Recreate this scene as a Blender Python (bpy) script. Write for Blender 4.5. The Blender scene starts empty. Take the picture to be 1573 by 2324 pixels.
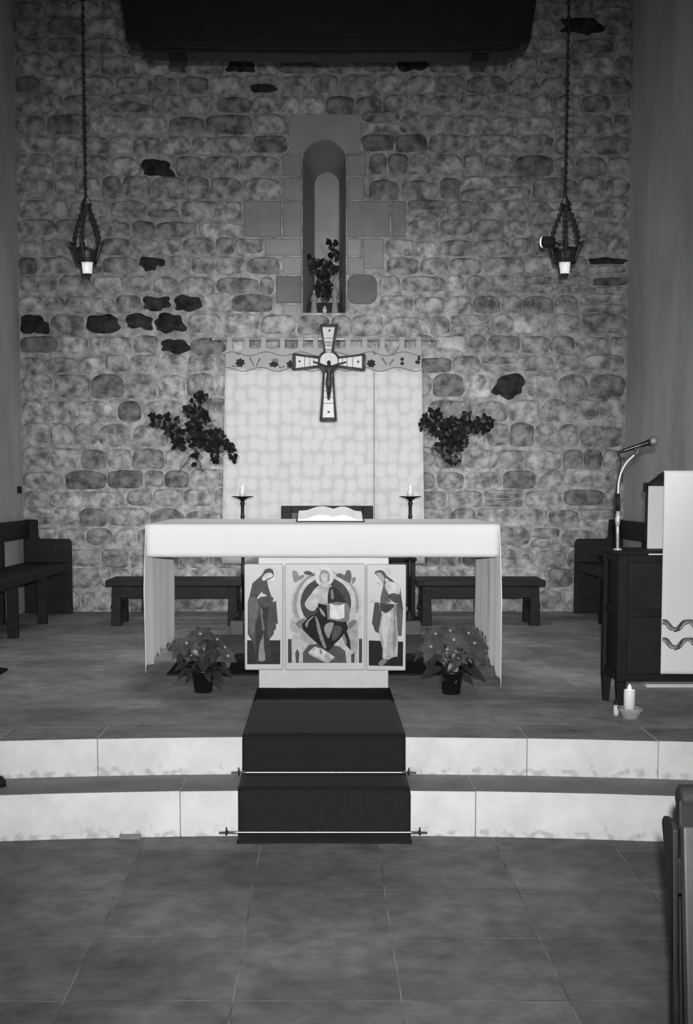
import bpy, bmesh, math, random
from mathutils import Vector, Matrix, noise
C = bpy.context.scene
COL = C.collection
random.seed(7)
R = math.radians

# ---------------------------------------------------------------- camera
F = 2600.0; TH = R(4.5); VX = 740.0; PY = 1110 + F*math.tan(TH); H = 1.5
cam_d = bpy.data.cameras.new('camera'); cam = bpy.data.objects.new('camera', cam_d); COL.objects.link(cam)
cam.location = (0, 0, H); cam.rotation_euler = (R(90)-TH, 0, 0)
cam_d.sensor_fit = 'AUTO'; cam_d.sensor_width = 36.0; cam_d.lens = 36.0*F/2324
cam_d.shift_x = (786.5-VX)/2324; cam_d.shift_y = (PY-1162)/2324
cam_d.clip_start = 0.05
C.camera = cam
# ---------------------------------------------------------------- light
C.view_settings.view_transform = 'Standard'; C.view_settings.look = 'None'
C.view_settings.exposure = 0.0; C.view_settings.gamma = 1.0
w = bpy.data.worlds.new('World'); C.world = w; w.use_nodes = True
w.node_tree.nodes['Background'].inputs[0].default_value = (1, 1, 1, 1)
w.node_tree.nodes['Background'].inputs[1].default_value = 0.06
def light(name, typ, loc, target, power, **kw):
    d = bpy.data.lights.new(name, typ); o = bpy.data.objects.new(name, d); COL.objects.link(o)
    o.location = loc; d.energy = power
    o.rotation_euler = (Vector(target)-Vector(loc)).to_track_quat('-Z', 'Y').to_euler()
    for k, v in kw.items(): setattr(d, k, v)
    return o
# the photographer's flash, just above and to the right of the lens
light('camera_flash', 'SPOT', (0.03, 0.02, H+0.10), (0.0, 8.0, 0.80), 1330, spot_size=R(66), spot_blend=1.0, shadow_soft_size=0.02)
# two unseen fill spots, added to brighten the altar and the wall hanging
light('fill_spot', 'SPOT', (-1.9, 1.2, 3.3), (-0.2, 10.5, 1.5), 850, spot_size=R(35), spot_blend=1.0, shadow_soft_size=0.12)
light('fill_spot', 'SPOT', (1.9, 1.2, 3.3), (0.2, 10.5, 1.5), 850, spot_size=R(35), spot_blend=1.0, shadow_soft_size=0.12)

# soft unseen fill light added over the altar, above the frame
light('altar_fill', 'AREA', (0.0, 7.9, 6.3), (0.0, 7.0, 0.4), 20, spread=R(75), shape='RECTANGLE', size=1.6, size_y=0.8)

# ---------------------------------------------------------------- helpers
def ray(px, py):
    u = -(py-PY)/F; c, s = math.cos(TH), math.sin(TH)
    return ((px-VX)/F, c+u*s, -s+u*c)
def at(px, py, Y):
    d = ray(px, py); t = Y/d[1]; return Vector((d[0]*t, Y, H+d[2]*t))
def fl(px, py, z):
    d = ray(px, py); t = (z-H)/d[2]; return Vector((d[0]*t, d[1]*t, z))
def zz(py, Y): return at(VX, py, Y).z
def xx(px, Y, py=1200): return at(px, py, Y).x

_m = {}
def mat(name, v, rough=0.7, var=0.15, scale=8.0, bump=0.0, bscale=40.0, metal=0.0, spec=0.4, emit=0.0, stretch=(1,1,1), attr=None):
    if name in _m: return _m[name]
    m = bpy.data.materials.new(name); m.use_nodes = True; nt = m.node_tree; N = nt.nodes; L = nt.links
    b = N['Principled BSDF']
    b.inputs['Roughness'].default_value = rough; b.inputs['Metallic'].default_value = metal
    b.inputs['Specular IOR Level'].default_value = spec
    tc = N.new('ShaderNodeTexCoord'); mp = N.new('ShaderNodeMapping'); mp.inputs['Scale'].default_value = stretch
    L.new(tc.outputs['Object'], mp.inputs['Vector'])
    n1 = N.new('ShaderNodeTexNoise'); n1.inputs['Scale'].default_value = scale; n1.inputs['Detail'].default_value = 6
    n1.inputs['Roughness'].default_value = 0.62
    L.new(mp.outputs[0], n1.inputs['Vector'])
    mr = N.new('ShaderNodeMapRange'); mr.inputs['From Min'].default_value = 0.3; mr.inputs['From Max'].default_value = 0.7
    mr.inputs['To Min'].default_value = v*(1-var); mr.inputs['To Max'].default_value = v*(1+var)
    L.new(n1.outputs['Fac'], mr.inputs['Value'])
    out = mr.outputs[0]
    if attr:
        a = N.new('ShaderNodeAttribute'); a.attribute_name = attr
        mm = N.new('ShaderNodeMath'); mm.operation = 'MULTIPLY'
        L.new(a.outputs['Fac'], mm.inputs[0]); L.new(out, mm.inputs[1]); out = mm.outputs[0]
    cc = N.new('ShaderNodeCombineColor')
    for i in range(3): L.new(out, cc.inputs[i])
    L.new(cc.outputs[0], b.inputs['Base Color'])
    if bump > 0:
        n2 = N.new('ShaderNodeTexNoise'); n2.inputs['Scale'].default_value = bscale; n2.inputs['Detail'].default_value = 8
        L.new(mp.outputs[0], n2.inputs['Vector'])
        bp = N.new('ShaderNodeBump'); bp.inputs['Strength'].default_value = 1.0; bp.inputs['Distance'].default_value = bump
        L.new(n2.outputs['Fac'], bp.inputs['Height']); L.new(bp.outputs[0], b.inputs['Normal'])
    if emit:
        b.inputs['Emission Color'].default_value = (1, 1, 1, 1); b.inputs['Emission Strength'].default_value = emit
    _m[name] = m; m['nodes_out'] = 0
    return m
def base_socket(m):
    return m.node_tree.nodes['Principled BSDF'].inputs['Base Color']
def paint(v):
    v2 = v if v > .42 else v*(.42+.58*(v/.42)**.8)
    return mat('paint_%03d' % round(v*1000), v2, 0.8, 0.22, 30, spec=0.05)

WOOD = mat('dark_wood', 0.020, 0.6, 0.35, 9, 0.001, 30, stretch=(1, 1, 4), spec=0.2)
WOOD2 = mat('brown_wood', 0.05, 0.55, 0.3, 7, 0.001, 30, stretch=(4, 1, 1), spec=0.35)
BLACK = mat('black_paint', 0.011, 0.6, 0.2, spec=0.25)
IRON = mat('wrought_iron', 0.012, 0.45, 0.4, 30, 0.002, 60, spec=0.4)
CHROME = mat('chrome', 0.75, 0.28, 0.02, metal=0.55)
LINEN = mat('white_linen', 0.66, 0.9, 0.015, 6, 0.0006, 300, spec=0.1)
CREAM = mat('cream_cloth', 0.66, 0.9, 0.04, 5, 0.0006, 200, spec=0.1)
STONE_W = mat('pale_plinth_stone', 0.62, 0.85, 0.05, 14, 0.001, 60)
LEAF = mat('dark_leaf', 0.016, 0.45, 0.3, 15, spec=0.35)
TWIG = mat('twig', 0.05, 0.8, 0.2)
WAX = mat('wax', 0.8, 0.5, 0.03)
FLAME = mat('flame', 0.9, 0.5, 0.0, emit=3.0)

class MB:
    def __init__(s): s.v = []; s.f = []; s.mi = []; s.sm = []; s.at = []; s.tone = 1.0
    def vert(s, p): s.v.append(tuple(p)); s.at.append(s.tone); return len(s.v)-1
    def face(s, idx, mi=0, sm=False): s.f.append(tuple(idx)); s.mi.append(mi); s.sm.append(sm)
    def poly(s, pts, mi=0, sm=False): s.face([s.vert(p) for p in pts], mi, sm)
    def box(s, a, b, mi=0):
        x0, x1 = sorted((a[0], b[0])); y0, y1 = sorted((a[1], b[1])); z0, z1 = sorted((a[2], b[2]))
        i = [s.vert(p) for p in ((x0,y0,z0),(x1,y0,z0),(x1,y1,z0),(x0,y1,z0),(x0,y0,z1),(x1,y0,z1),(x1,y1,z1),(x0,y1,z1))]
        for q in ((0,3,2,1),(4,5,6,7),(0,1,5,4),(1,2,6,5),(2,3,7,6),(3,0,4,7)): s.face([i[k] for k in q], mi)
    def hexa(s, p, mi=0):
        i = [s.vert(q) for q in p]
        for q in ((0,3,2,1),(4,5,6,7),(0,1,5,4),(1,2,6,5),(2,3,7,6),(3,0,4,7)): s.face([i[k] for k in q], mi)
    def prism(s, pts, d, mi=0, sm=False):
        """polygon pts (3-D) extruded by vector d"""
        d = Vector(d); n = len(pts)
        a = [s.vert(p) for p in pts]; b = [s.vert(Vector(p)+d) for p in pts]
        s.face(a, mi); s.face(b[::-1], mi)
        for i in range(n): s.face((a[i], b[i], b[(i+1) % n], a[(i+1) % n]), mi, sm)
    def tube(s, pts, r, n=8, mi=0, cap=True):
        pts = [Vector(p) for p in pts]; k = len(pts)
        rs = r if isinstance(r, (list, tuple)) else [r]*k
        up = Vector((0, 0, 1)); rings = []; prev = None
        for i, p in enumerate(pts):
            t = (pts[min(i+1, k-1)]-pts[max(i-1, 0)]).normalized()
            if prev is None:
                a = t.cross(up if abs(t.z) < .9 else Vector((1, 0, 0))).normalized()
            else:
                a = (prev - t*prev.dot(t)).normalized()
            prev = a; b = t.cross(a)
            rings.append([s.vert(p+(a*math.cos(2*math.pi*j/n)+b*math.sin(2*math.pi*j/n))*rs[i]) for j in range(n)])
        for i in range(k-1):
            for j in range(n):
                s.face((rings[i][j], rings[i][(j+1) % n], rings[i+1][(j+1) % n], rings[i+1][j]), mi, True)
        if cap: s.face(rings[0][::-1], mi); s.face(rings[-1], mi)
    def lathe(s, prof, o, n=20, mi=0, axis=None, cap=True):
        """prof: (radius, height) list from o along +z (or axis)"""
        o = Vector(o); M = Matrix.Identity(3)
        if axis is not None: M = Vector(axis).normalized().to_track_quat('Z', 'Y').to_matrix()
        rings = [[s.vert(o+M @ Vector((r*math.cos(2*math.pi*j/n), r*math.sin(2*math.pi*j/n), h))) for j in range(n)] for r, h in prof]
        for i in range(len(prof)-1):
            for j in range(n):
                s.face((rings[i][j], rings[i][(j+1) % n], rings[i+1][(j+1) % n], rings[i+1][j]), mi, True)
        if cap: s.face(rings[0][::-1], mi); s.face(rings[-1], mi)
    def ball(s, c, r, mi=0, n=10):
        r = r if isinstance(r, (tuple, list)) else (r, r, r)
        c = Vector(c); rows = []
        for i in range(1, n):
            a = math.pi*i/n
            rows.append([s.vert(c+Vector((r[0]*math.sin(a)*math.cos(2*math.pi*j/n), r[1]*math.sin(a)*math.sin(2*math.pi*j/n), r[2]*math.cos(a)))) for j in range(n)])
        t = s.vert(c+Vector((0, 0, r[2]))); b = s.vert(c-Vector((0, 0, r[2])))
        for j in range(n):
            s.face((t, rows[0][j], rows[0][(j+1) % n]), mi, True); s.face((b, rows[-1][(j+1) % n], rows[-1][j]), mi, True)
            for i in range(n-2): s.face((rows[i][j], rows[i+1][j], rows[i+1][(j+1) % n], rows[i][(j+1) % n]), mi, True)
    def torus(s, c, R_, r, ax, n=12, m=6, mi=0, sx=1.0, up=None):
        c = Vector(c); M = Vector(ax).normalized().to_track_quat('Z', 'Y').to_matrix(); g = []
        for i in range(n):
            a = 2*math.pi*i/n
            g.append([s.vert(c+M @ Vector(((R_+r*math.cos(2*math.pi*j/m))*math.cos(a)*sx, (R_+r*math.cos(2*math.pi*j/m))*math.sin(a), r*math.sin(2*math.pi*j/m)))) for j in range(m)])
        for i in range(n):
            for j in range(m): s.face((g[i][j], g[(i+1) % n][j], g[(i+1) % n][(j+1) % m], g[i][(j+1) % m]), mi, True)
    def build(s, name, mats, parent=None, bevel=0.0, seg=2, fix=True, tone=False):
        org = Vector((0, 0, 0))
        if parent is not None: org = parent['_o'] if False else Vector(ORG[parent.name])
        elif s.v:
            xs = [p[0] for p in s.v]; ys = [p[1] for p in s.v]; zs = [p[2] for p in s.v]
            org = Vector(((min(xs)+max(xs))/2, (min(ys)+max(ys))/2, min(zs)))
        me = bpy.data.meshes.new(name)
        me.from_pydata([tuple(Vector(p)-org) for p in s.v], [], s.f)
        mats = mats if isinstance(mats, (list, tuple)) else [mats]
        for m in mats: me.materials.append(m)
        me.polygons.foreach_set('material_index', s.mi); me.polygons.foreach_set('use_smooth', s.sm)
        if tone:
            a = me.attributes.new('tone', 'FLOAT', 'POINT'); a.data.foreach_set('value', s.at)
        if fix:
            bm = bmesh.new(); bm.from_mesh(me); bmesh.ops.recalc_face_normals(bm, faces=bm.faces); bm.to_mesh(me); bm.free()
        o = bpy.data.objects.new(name, me); COL.objects.link(o)
        ORG[o.name] = tuple(org)
        if parent is not None: o.parent = parent
        else: o.location = org
        if bevel > 0:
            b = o.modifiers.new('bevel', 'BEVEL'); b.width = bevel; b.segments = seg; b.limit_method = 'ANGLE'; b.angle_limit = R(40)
        return o
ORG = {}
def tag(o, label, cat, group=None, kind=None):
    if label: o['label'] = label
    if cat: o['category'] = cat
    if group: o['group'] = group
    if kind: o['kind'] = kind
    return o
def thing(name, loc, label, cat, group=None):
    o = bpy.data.objects.new(name, None); COL.objects.link(o); o.location = loc; o.empty_display_size = 0.1
    ORG[o.name] = tuple(loc); return tag(o, label, cat, group)
def struct(o, label=None): o['kind'] = 'structure'; 
def copy_tree(src, loc, label, rz=0.0, sx=1.0):
    """copy of a thing with copies of its parts and sub-parts (sx=-1 mirrors it)"""
    r = src.copy(); COL.objects.link(r); r.location = loc; r.rotation_euler = (0, 0, rz); r.scale = (sx, 1, 1); r['label'] = label
    ORG[r.name] = tuple(loc)
    for ch in list(src.children):
        c = ch.copy(); COL.objects.link(c); c.parent = r
        for g in list(ch.children):
            d = g.copy(); COL.objects.link(d); d.parent = c
    return r
def smooth(pts, k=4, closed=True):
    out = []; n = len(pts)
    for i in range(n if closed else n-1):
        p0 = pts[(i-1) % n] if closed or i > 0 else pts[0]; p1 = pts[i]; p2 = pts[(i+1) % n]
        p3 = pts[(i+2) % n] if closed or i+2 < n else pts[-1]
        for j in range(k):
            t = j/k
            out.append(tuple(0.5*((2*p1[c])+(-p0[c]+p2[c])*t+(2*p0[c]-5*p1[c]+4*p2[c]-p3[c])*t*t+(-p0[c]+3*p1[c]-3*p2[c]+p3[c])*t**3) for c in range(len(p1))))
    if not closed: out.append(tuple(pts[-1]))
    return out
def ell(cx, cy, rx, ry, n=24, a0=0, a1=360):
    return [(cx+rx*math.cos(R(a0+(a1-a0)*i/n)), cy+ry*math.sin(R(a0+(a1-a0)*i/n))) for i in range(n+(0 if a1-a0 == 360 else 1))]

YW = 10.507            # mortar face of the rear wall
CZ = 0.374             # chancel floor
S1 = 0.202             # tread of the lower step
XL, XR = -2.77, 2.72   # side walls
K = 0.043              # the steps bow slightly
def yl(x): return 4.868 - K*x*x
def yu(x): return 5.153 - K*x*x

# ---------------------------------------------------------------- floors
def floor_mat(name, v, bw, bh, off, joint, jv, ox=0, oy=0, var=0.3):
    m = mat(name, v, 0.8, var, 9.0, 0.002, 30, spec=0.25); nt = m.node_tree; N = nt.nodes; L = nt.links
    sock = base_socket(m); src = sock.links[0].from_socket
    tc = N.new('ShaderNodeTexCoord'); mp = N.new('ShaderNodeMapping'); mp.inputs['Location'].default_value = (ox, oy, 0)
    L.new(tc.outputs['Object'], mp.inputs['Vector'])
    nz = N.new('ShaderNodeTexNoise'); nz.inputs['Scale'].default_value = 1.6; L.new(tc.outputs['Object'], nz.inputs['Vector'])
    vm = N.new('ShaderNodeVectorMath'); vm.operation = 'MULTIPLY_ADD'; vm.inputs[1].default_value = (0.02, 0.02, 0)
    L.new(nz.outputs['Color'], vm.inputs[0]); L.new(mp.outputs[0], vm.inputs[2])
    bk = N.new('ShaderNodeTexBrick'); bk.offset = off; bk.inputs['Scale'].default_value = 1.0
    bk.inputs['Brick Width'].default_value = bw; bk.inputs['Row Height'].default_value = bh
    bk.inputs['Mortar Size'].default_value = joint; bk.inputs['Mortar Smooth'].default_value = 0.4
    bk.inputs['Color1'].default_value = (0.8, 0.8, 0.8, 1); bk.inputs['Color2'].default_value = (1.1, 1.1, 1.1, 1)
    bk.inputs['Mortar'].default_value = (0, 0, 0, 1)
    L.new(vm.outputs[0], bk.inputs['Vector'])
    # broad patches of wear
    n3 = N.new('ShaderNodeTexNoise'); n3.inputs['Scale'].default_value = 1.3; n3.inputs['Detail'].default_value = 3
    L.new(tc.outputs['Object'], n3.inputs['Vector'])
    r3 = N.new('ShaderNodeMapRange'); r3.inputs['From Min'].default_value = .35; r3.inputs['From Max'].default_value = .65
    r3.inputs['To Min'].default_value = 0.72; r3.inputs['To Max'].default_value = 1.3; L.new(n3.outputs['Fac'], r3.inputs['Value'])
    m0 = N.new('ShaderNodeMix'); m0.data_type = 'RGBA'; m0.blend_type = 'MULTIPLY'; m0.inputs[0].default_value = 1
    L.new(src, m0.inputs[6]); L.new(r3.outputs[0], m0.inputs[7])
    m1 = N.new('ShaderNodeMix'); m1.data_type = 'RGBA'; m1.blend_type = 'MULTIPLY'; m1.inputs[0].default_value = 1
    L.new(m0.outputs[2], m1.inputs[6]); L.new(bk.outputs['Color'], m1.inputs[7])
    # the joints: pale mortar with worn, dark gaps
    n4 = N.new('ShaderNodeTexNoise'); n4.inputs['Scale'].default_value = 4; L.new(tc.outputs['Object'], n4.inputs['Vector'])
    r4 = N.new('ShaderNodeMapRange'); r4.inputs['From Min'].default_value = .42; r4.inputs['From Max'].default_value = .58
    r4.inputs['To Min'].default_value = v*0.6; r4.inputs['To Max'].default_value = jv; L.new(n4.outputs['Fac'], r4.inputs['Value'])
    m2 = N.new('ShaderNodeMix'); m2.data_type = 'RGBA'; L.new(bk.outputs['Fac'], m2.inputs[0])
    L.new(m1.outputs[2], m2.inputs[6]); L.new(r4.outputs[0], m2.inputs[7])
    L.new(m2.outputs[2], sock)
    return m
NAVE = floor_mat('nave_tiles', 0.16, 0.496, 0.468, 0.0, 0.0032, 0.23, ox=0.265, oy=0.474)
CHAN = floor_mat('chancel_slabs', 0.31, 1.15, 0.33, 0.5, 0.003, 0.42, ox=0.3, oy=0.1, var=0.25)
STEP = mat('pale_step_stone', 0.57, 0.85, 0.12, 6, 0.002, 40, spec=0.2)
TREAD = mat('dark_tread', 0.24, 0.9, 0.2, 5, 0.002, 40, spec=0.15)  # darker tone for the top of the lower step
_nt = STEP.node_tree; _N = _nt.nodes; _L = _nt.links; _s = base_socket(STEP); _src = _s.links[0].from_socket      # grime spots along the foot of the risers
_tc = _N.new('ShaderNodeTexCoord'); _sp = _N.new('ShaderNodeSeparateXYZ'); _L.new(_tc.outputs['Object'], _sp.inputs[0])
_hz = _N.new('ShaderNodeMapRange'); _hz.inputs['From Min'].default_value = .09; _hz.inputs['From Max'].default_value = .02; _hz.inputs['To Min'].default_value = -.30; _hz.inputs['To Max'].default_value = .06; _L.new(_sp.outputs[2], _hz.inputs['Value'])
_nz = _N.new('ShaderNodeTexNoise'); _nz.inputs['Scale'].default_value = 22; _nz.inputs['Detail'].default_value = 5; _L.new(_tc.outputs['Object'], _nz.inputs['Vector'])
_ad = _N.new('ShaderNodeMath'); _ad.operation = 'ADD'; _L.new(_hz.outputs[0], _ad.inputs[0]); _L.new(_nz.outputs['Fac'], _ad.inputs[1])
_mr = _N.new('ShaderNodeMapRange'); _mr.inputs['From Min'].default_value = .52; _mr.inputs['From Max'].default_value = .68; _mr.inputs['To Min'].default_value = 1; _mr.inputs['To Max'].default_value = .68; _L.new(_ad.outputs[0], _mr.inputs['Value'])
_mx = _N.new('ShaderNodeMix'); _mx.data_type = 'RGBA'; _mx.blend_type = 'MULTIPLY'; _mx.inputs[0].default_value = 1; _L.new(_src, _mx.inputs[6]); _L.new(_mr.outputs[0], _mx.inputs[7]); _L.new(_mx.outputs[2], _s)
m = MB(); m.poly([(-5, -1.5, 0), (5, -1.5, 0), (5, 5.0, 0), (-5, 5.0, 0)])
o = m.build('floor', NAVE); o.location = (0, 0, 0); o.data.transform(Matrix.Translation(Vector(ORG['floor']))); o['kind'] = 'structure'
def strip(ya, yb, z, x0=-5, x1=5, n=40):
    mb = MB()
    a = [mb.vert((x0+(x1-x0)*i/n, ya(x0+(x1-x0)*i/n), z)) for i in range(n+1)]
    b = [mb.vert((x0+(x1-x0)*i/n, yb(x0+(x1-x0)*i/n), z)) for i in range(n+1)]
    for i in range(n): mb.face((a[i], a[i+1], b[i+1], b[i]))
    return mb
m = strip(lambda x: yu(x)+0.30, lambda x: 10.6, CZ); o = m.build('floor_chancel', CHAN)
o.location = (0, 0, 0); o.data.transform(Matrix.Translation(Vector(ORG['floor_chancel']))); o['kind'] = 'structure'
# the two steps: rows of long stone blocks, each row one structure
def step(name, yf, back, z0, z1, joints, topm):
    mb = MB(); g = 0.0010
    for a, b in zip(joints[:-1], joints[1:]):
        n = max(2, int((b-a)/0.25)); xs = [a+g+(b-a-2*g)*i/n for i in range(n+1)]
        dz = random.uniform(-.0015, .0015)
        i0 = [mb.vert((x, yf(x), z0)) for x in xs]; i1 = [mb.vert((x, yf(x)+0.004*noise.noise(Vector((x*3, z1, 0))), z1+dz)) for x in xs]
        j0 = [mb.vert((x, yf(x)+back, z0)) for x in xs]; j1 = [mb.vert((x, yf(x)+back, z1+dz)) for x in xs]
        for i in range(n):
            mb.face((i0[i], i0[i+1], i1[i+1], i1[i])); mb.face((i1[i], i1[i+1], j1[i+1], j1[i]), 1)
            mb.face((j0[i], j1[i], j1[i+1], j0[i+1])); mb.face((i0[i], j0[i], j0[i+1], i0[i+1]))
        mb.face((i0[0], i1[0], j1[0], j0[0])); mb.face((i0[n], j0[n], j1[n], i1[n]))
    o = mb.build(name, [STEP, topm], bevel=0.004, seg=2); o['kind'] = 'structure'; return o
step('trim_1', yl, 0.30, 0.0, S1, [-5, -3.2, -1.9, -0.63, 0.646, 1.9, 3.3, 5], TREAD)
step('trim_2', yu, 0.31, S1-0.002, CZ+0.001, [-5, -3.4, -2.3, -1.035, 0.2, 0.912, 1.49, 2.7, 5], CHAN)

# ---------------------------------------------------------------- rear wall of round-faced rubble
STONE = mat('rubble_stone', 0.40, 0.9, 0.55, 10, 0.014, 22, spec=0.12, attr='tone')
MORT = mat('mortar', 0.42, 0.95, 0.42, 12, 0.016, 16, spec=0.1)
ASH = mat('ashlar', 0.38, 0.9, 0.14, 4, 0.003, 30, spec=0.15, attr='tone')
def W(px, py): p = at(px, py, YW); return (p.x, p.z)
NX0, NZ0 = W(687, 710); NX1, _ = W(785, 710); NTOP = W(736, 318)[1]
NR = (NX1-NX0)/2; NC = (NX0+NX1)/2; NS = NTOP-NR         # springing of the arch
NSEG = 18
arch = [(NC+NR*math.cos(math.pi*i/NSEG), NS+NR*math.sin(math.pi*i/NSEG)) for i in range(NSEG+1)]   # right to left
outline = [(NX0, NZ0), (NX1, NZ0)] + arch        # counter-clockwise
mb = MB()
zt = 6.7
ZB = CZ-0.05
# panels around the hole
def q(x0, z0, x1, z1): mb.poly([(x0, YW, z0), (x1, YW, z0), (x1, YW, z1), (x0, YW, z1)], 0)
q(XL-.1, ZB, NX0, zt); q(NX1, ZB, XR+.1, zt); q(NX0, ZB, NX1, NZ0)
for i in range(NSEG):
    (xa, za), (xb, zb) = arch[i], arch[i+1]
    mb.poly([(xa, YW, za), (xa, YW, zt), (xb, YW, zt), (xb, YW, zb)], 0)
# splayed reveal and the blocked slit at its back
IX0, IX1 = xx(715, 10.95), xx(769, 10.95); IR = (IX1-IX0)/2; IC = (IX0+IX1)/2
IT = zz(393, 10.95); IS = IT-IR; IZ = NZ0+0.003
inner = [(IX0, IZ), (IX1, IZ)] + [(IC+IR*math.cos(math.pi*i/NSEG), IS+IR*math.sin(math.pi*i/NSEG)) for i in range(NSEG+1)]
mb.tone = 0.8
n = len(outline)
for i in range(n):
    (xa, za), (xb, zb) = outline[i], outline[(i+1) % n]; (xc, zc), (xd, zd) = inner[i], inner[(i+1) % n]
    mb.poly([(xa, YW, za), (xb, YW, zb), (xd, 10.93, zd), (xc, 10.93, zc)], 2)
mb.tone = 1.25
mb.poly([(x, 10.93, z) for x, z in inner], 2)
mb.tone = 1.0
# dressed blocks round the slit window
def inpoly_block(rect, tone, h=0.012, rnd=0.0):
    x0, z1 = W(rect[0], rect[1]); x1, z0 = W(rect[2], rect[3]); g = 0.003
    mb.tone = tone
    k = 0.012
    a = [(x0+g, z0+g), (x1-g, z0+g), (x1-g, z1-g), (x0+g, z1-g)]
    if rnd:
        a = []
        for cx, cz_, s in ((x1-g-rnd, z1-g-rnd, 0), (x0+g+rnd, z1-g-rnd, 90), (x0+g+rnd, z0+g+rnd, 180), (x1-g-rnd, z0+g+rnd, 270)):
            a += [(cx+rnd*math.cos(R(s+90*j/5)), cz_+rnd*math.sin(R(s+90*j/5))) for j in range(6)]
        cxm = (x0+x1)/2; czm = (z0+z1)/2
    cxm = (x0+x1)/2; czm = (z0+z1)/2
    base = [mb.vert((x, YW+0.005, z)) for x, z in a]
    top = [mb.vert((x+(cxm-x)*k/(abs(x1-x0)/2), YW-h, z+(czm-z)*k/(abs(z1-z0)/2))) for x, z in a]
    mb.face(top, 2)
    for i in range(len(a)): mb.face((base[i], base[(i+1) % len(a)], top[(i+1) % len(a)], top[i]), 2)
ASHL = [((640, 350, 686, 402), .95), ((552, 455, 640, 540), .86), ((641, 402, 686, 455), 1.0), ((640, 455, 686, 540), .93),
        ((787, 350, 832, 402), 1.0), ((787, 402, 828, 455), .96), ((787, 455, 886, 540), .86), ((887, 455, 922, 540), .78),
        ((600, 540, 686, 582), 1.0), ((640, 582, 686, 625), 1.1), ((787, 540, 822, 582), 1.15), ((787, 582, 830, 625), .95),
        ((625, 625, 686, 690), .55), ((640, 690, 686, 735), 1.05)]
for r_, t_ in ASHL: inpoly_block(r_, t_)
inpoly_block((787, 622, 857, 692), .5, rnd=.08)
inpoly_block((822, 540, 872, 612), 1.0)
# one-piece lintel with the arch cut into it
mb.tone = 1.05
lx0, lz1 = W(657, 262); lx1, lz0 = W(818, 350)
rr = NR+0.004
vis = [p for p in [(NC+rr*math.cos(math.pi*i/24), NS+rr*math.sin(math.pi*i/24)) for i in range(25)] if p[1] > lz0]
poly = [(lx1, lz0), (lx1, lz1), (lx0, lz1), (lx0, lz0)] + vis[::-1]
mb.prism([(x, YW-0.014, z) for x, z in poly], (0, 0.018, 0), 2)
# courses of rubble
rows = [-230, -180, -135, -90, -45, 0, 40, 85, 125, 170, 215, 258, 305, 350, 402, 455, 498, 540, 582, 625, 668, 712, 762, 805, 845, 905, 960, 1015, 1065, 1110, 1152, 1197, 1243, 1290, 1340, 1389]
excl = [(654, 258, 821, 350), (637, 350, 836, 455), (549, 455, 925, 540), (597, 540, 875, 582), (637, 582, 875, 625), (622, 625, 860, 668), (622, 668, 860, 712)]
darkest = [(515, 160), (360, 368), (365, 685), (408, 680), (105, 725), (285, 735), (205, 745), (370, 782), (335, 585), (1345, 60), (1355, 585), (905, 155), (352, 740), (1190, 895), (630, 205)]
darker = [(712, 160), (572, 228), (620, 315), (530, 305), (785, 240), (845, 240), (880, 268), (925, 340), (865, 335), (845, 380), (890, 378), (865, 425), (905, 420), (1200, 370), (1045, 425), (980, 470),
          (590, 685), (105, 780), (270, 885), (315, 930), (275, 935), (165, 1070), (225, 1080), (290, 1085), (400, 1080), (1025, 825), (995, 858), (1310, 1035), (1360, 1065), (1190, 1075), (1355, 1130), (350, 1170), (1085, 685), (450, 785), (150, 100), (160, 60), (1300, 170), (90, 180), (120, 270), (80, 590), (1380, 640)]
def tone_of(x0, x1, z0, z1):
    for lst, t in ((darkest, .10), (darker, .58)):
        for px, py in lst:
            x, z = W(px, py)
            if x0 < x < x1 and z0 < z < z1: return t*random.uniform(.8, 1.2)
    r = random.random()
    if r < .10: return random.uniform(.62, .78)
    if r < .22: return random.uniform(1.15, 1.35)
    return random.uniform(.82, 1.12)
def stone(x0, x1, z0, z1):
    cx, cz_ = (x0+x1)/2, (z0+z1)/2; hw, hh = (x1-x0)/2, (z1-z0)/2
    mb.tone = tone_of(x0, x1, z0, z1)
    h = random.uniform(.034, .068) * (0.5 if mb.tone < .3 else 1); e = random.uniform(2.8, 6.0); sd = random.uniform(0, 99)
    topround = random.uniform(0.1, 0.8)
    nu, nv = 13, 11; g = []
    for j in range(nv):
        row = []
        for i in range(nu):
            u = -1+2*i/(nu-1); v = -1+2*j/(nv-1)
            # concentrate samples near the rim
            u = math.copysign(abs(u)**.75, u); v = math.copysign(abs(v)**.75, v)
            m_ = max(abs(u), abs(v)); le = (abs(u)**e+abs(v)**e)**(1/e)
            s_ = m_/le if le > 0 else 1
            xu, zv = u*s_, v*s_
            zv -= topround*.45*xu*xu*(1+zv)*.5       # shoulders drop, as in the photograph's round-topped stones
            ang = math.atan2(zv, xu)
            wob = 1+(.10 if mb.tone > .3 else .42)*noise.noise(Vector((math.cos(ang)*1.5+sd, math.sin(ang)*1.5, sd)))-(0 if mb.tone > .3 else .08)
            X = cx+xu*hw*wob; Z = cz_+zv*hh*wob
            prof = (max(0, 1-m_**4))**.5*(.62+.38*v)
            Y = YW+.004-h*prof-.022*prof*noise.noise(Vector((X*8, Z*8, sd)))-.009*prof*noise.noise(Vector((X*26, Z*26, sd)))
            row.append(mb.vert((X, Y, Z)))
        g.append(row)
    for j in range(nv-1):
        for i in range(nu-1): mb.face((g[j][i], g[j][i+1], g[j+1][i+1], g[j+1][i]), 1, True)
random.seed(21)
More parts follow.
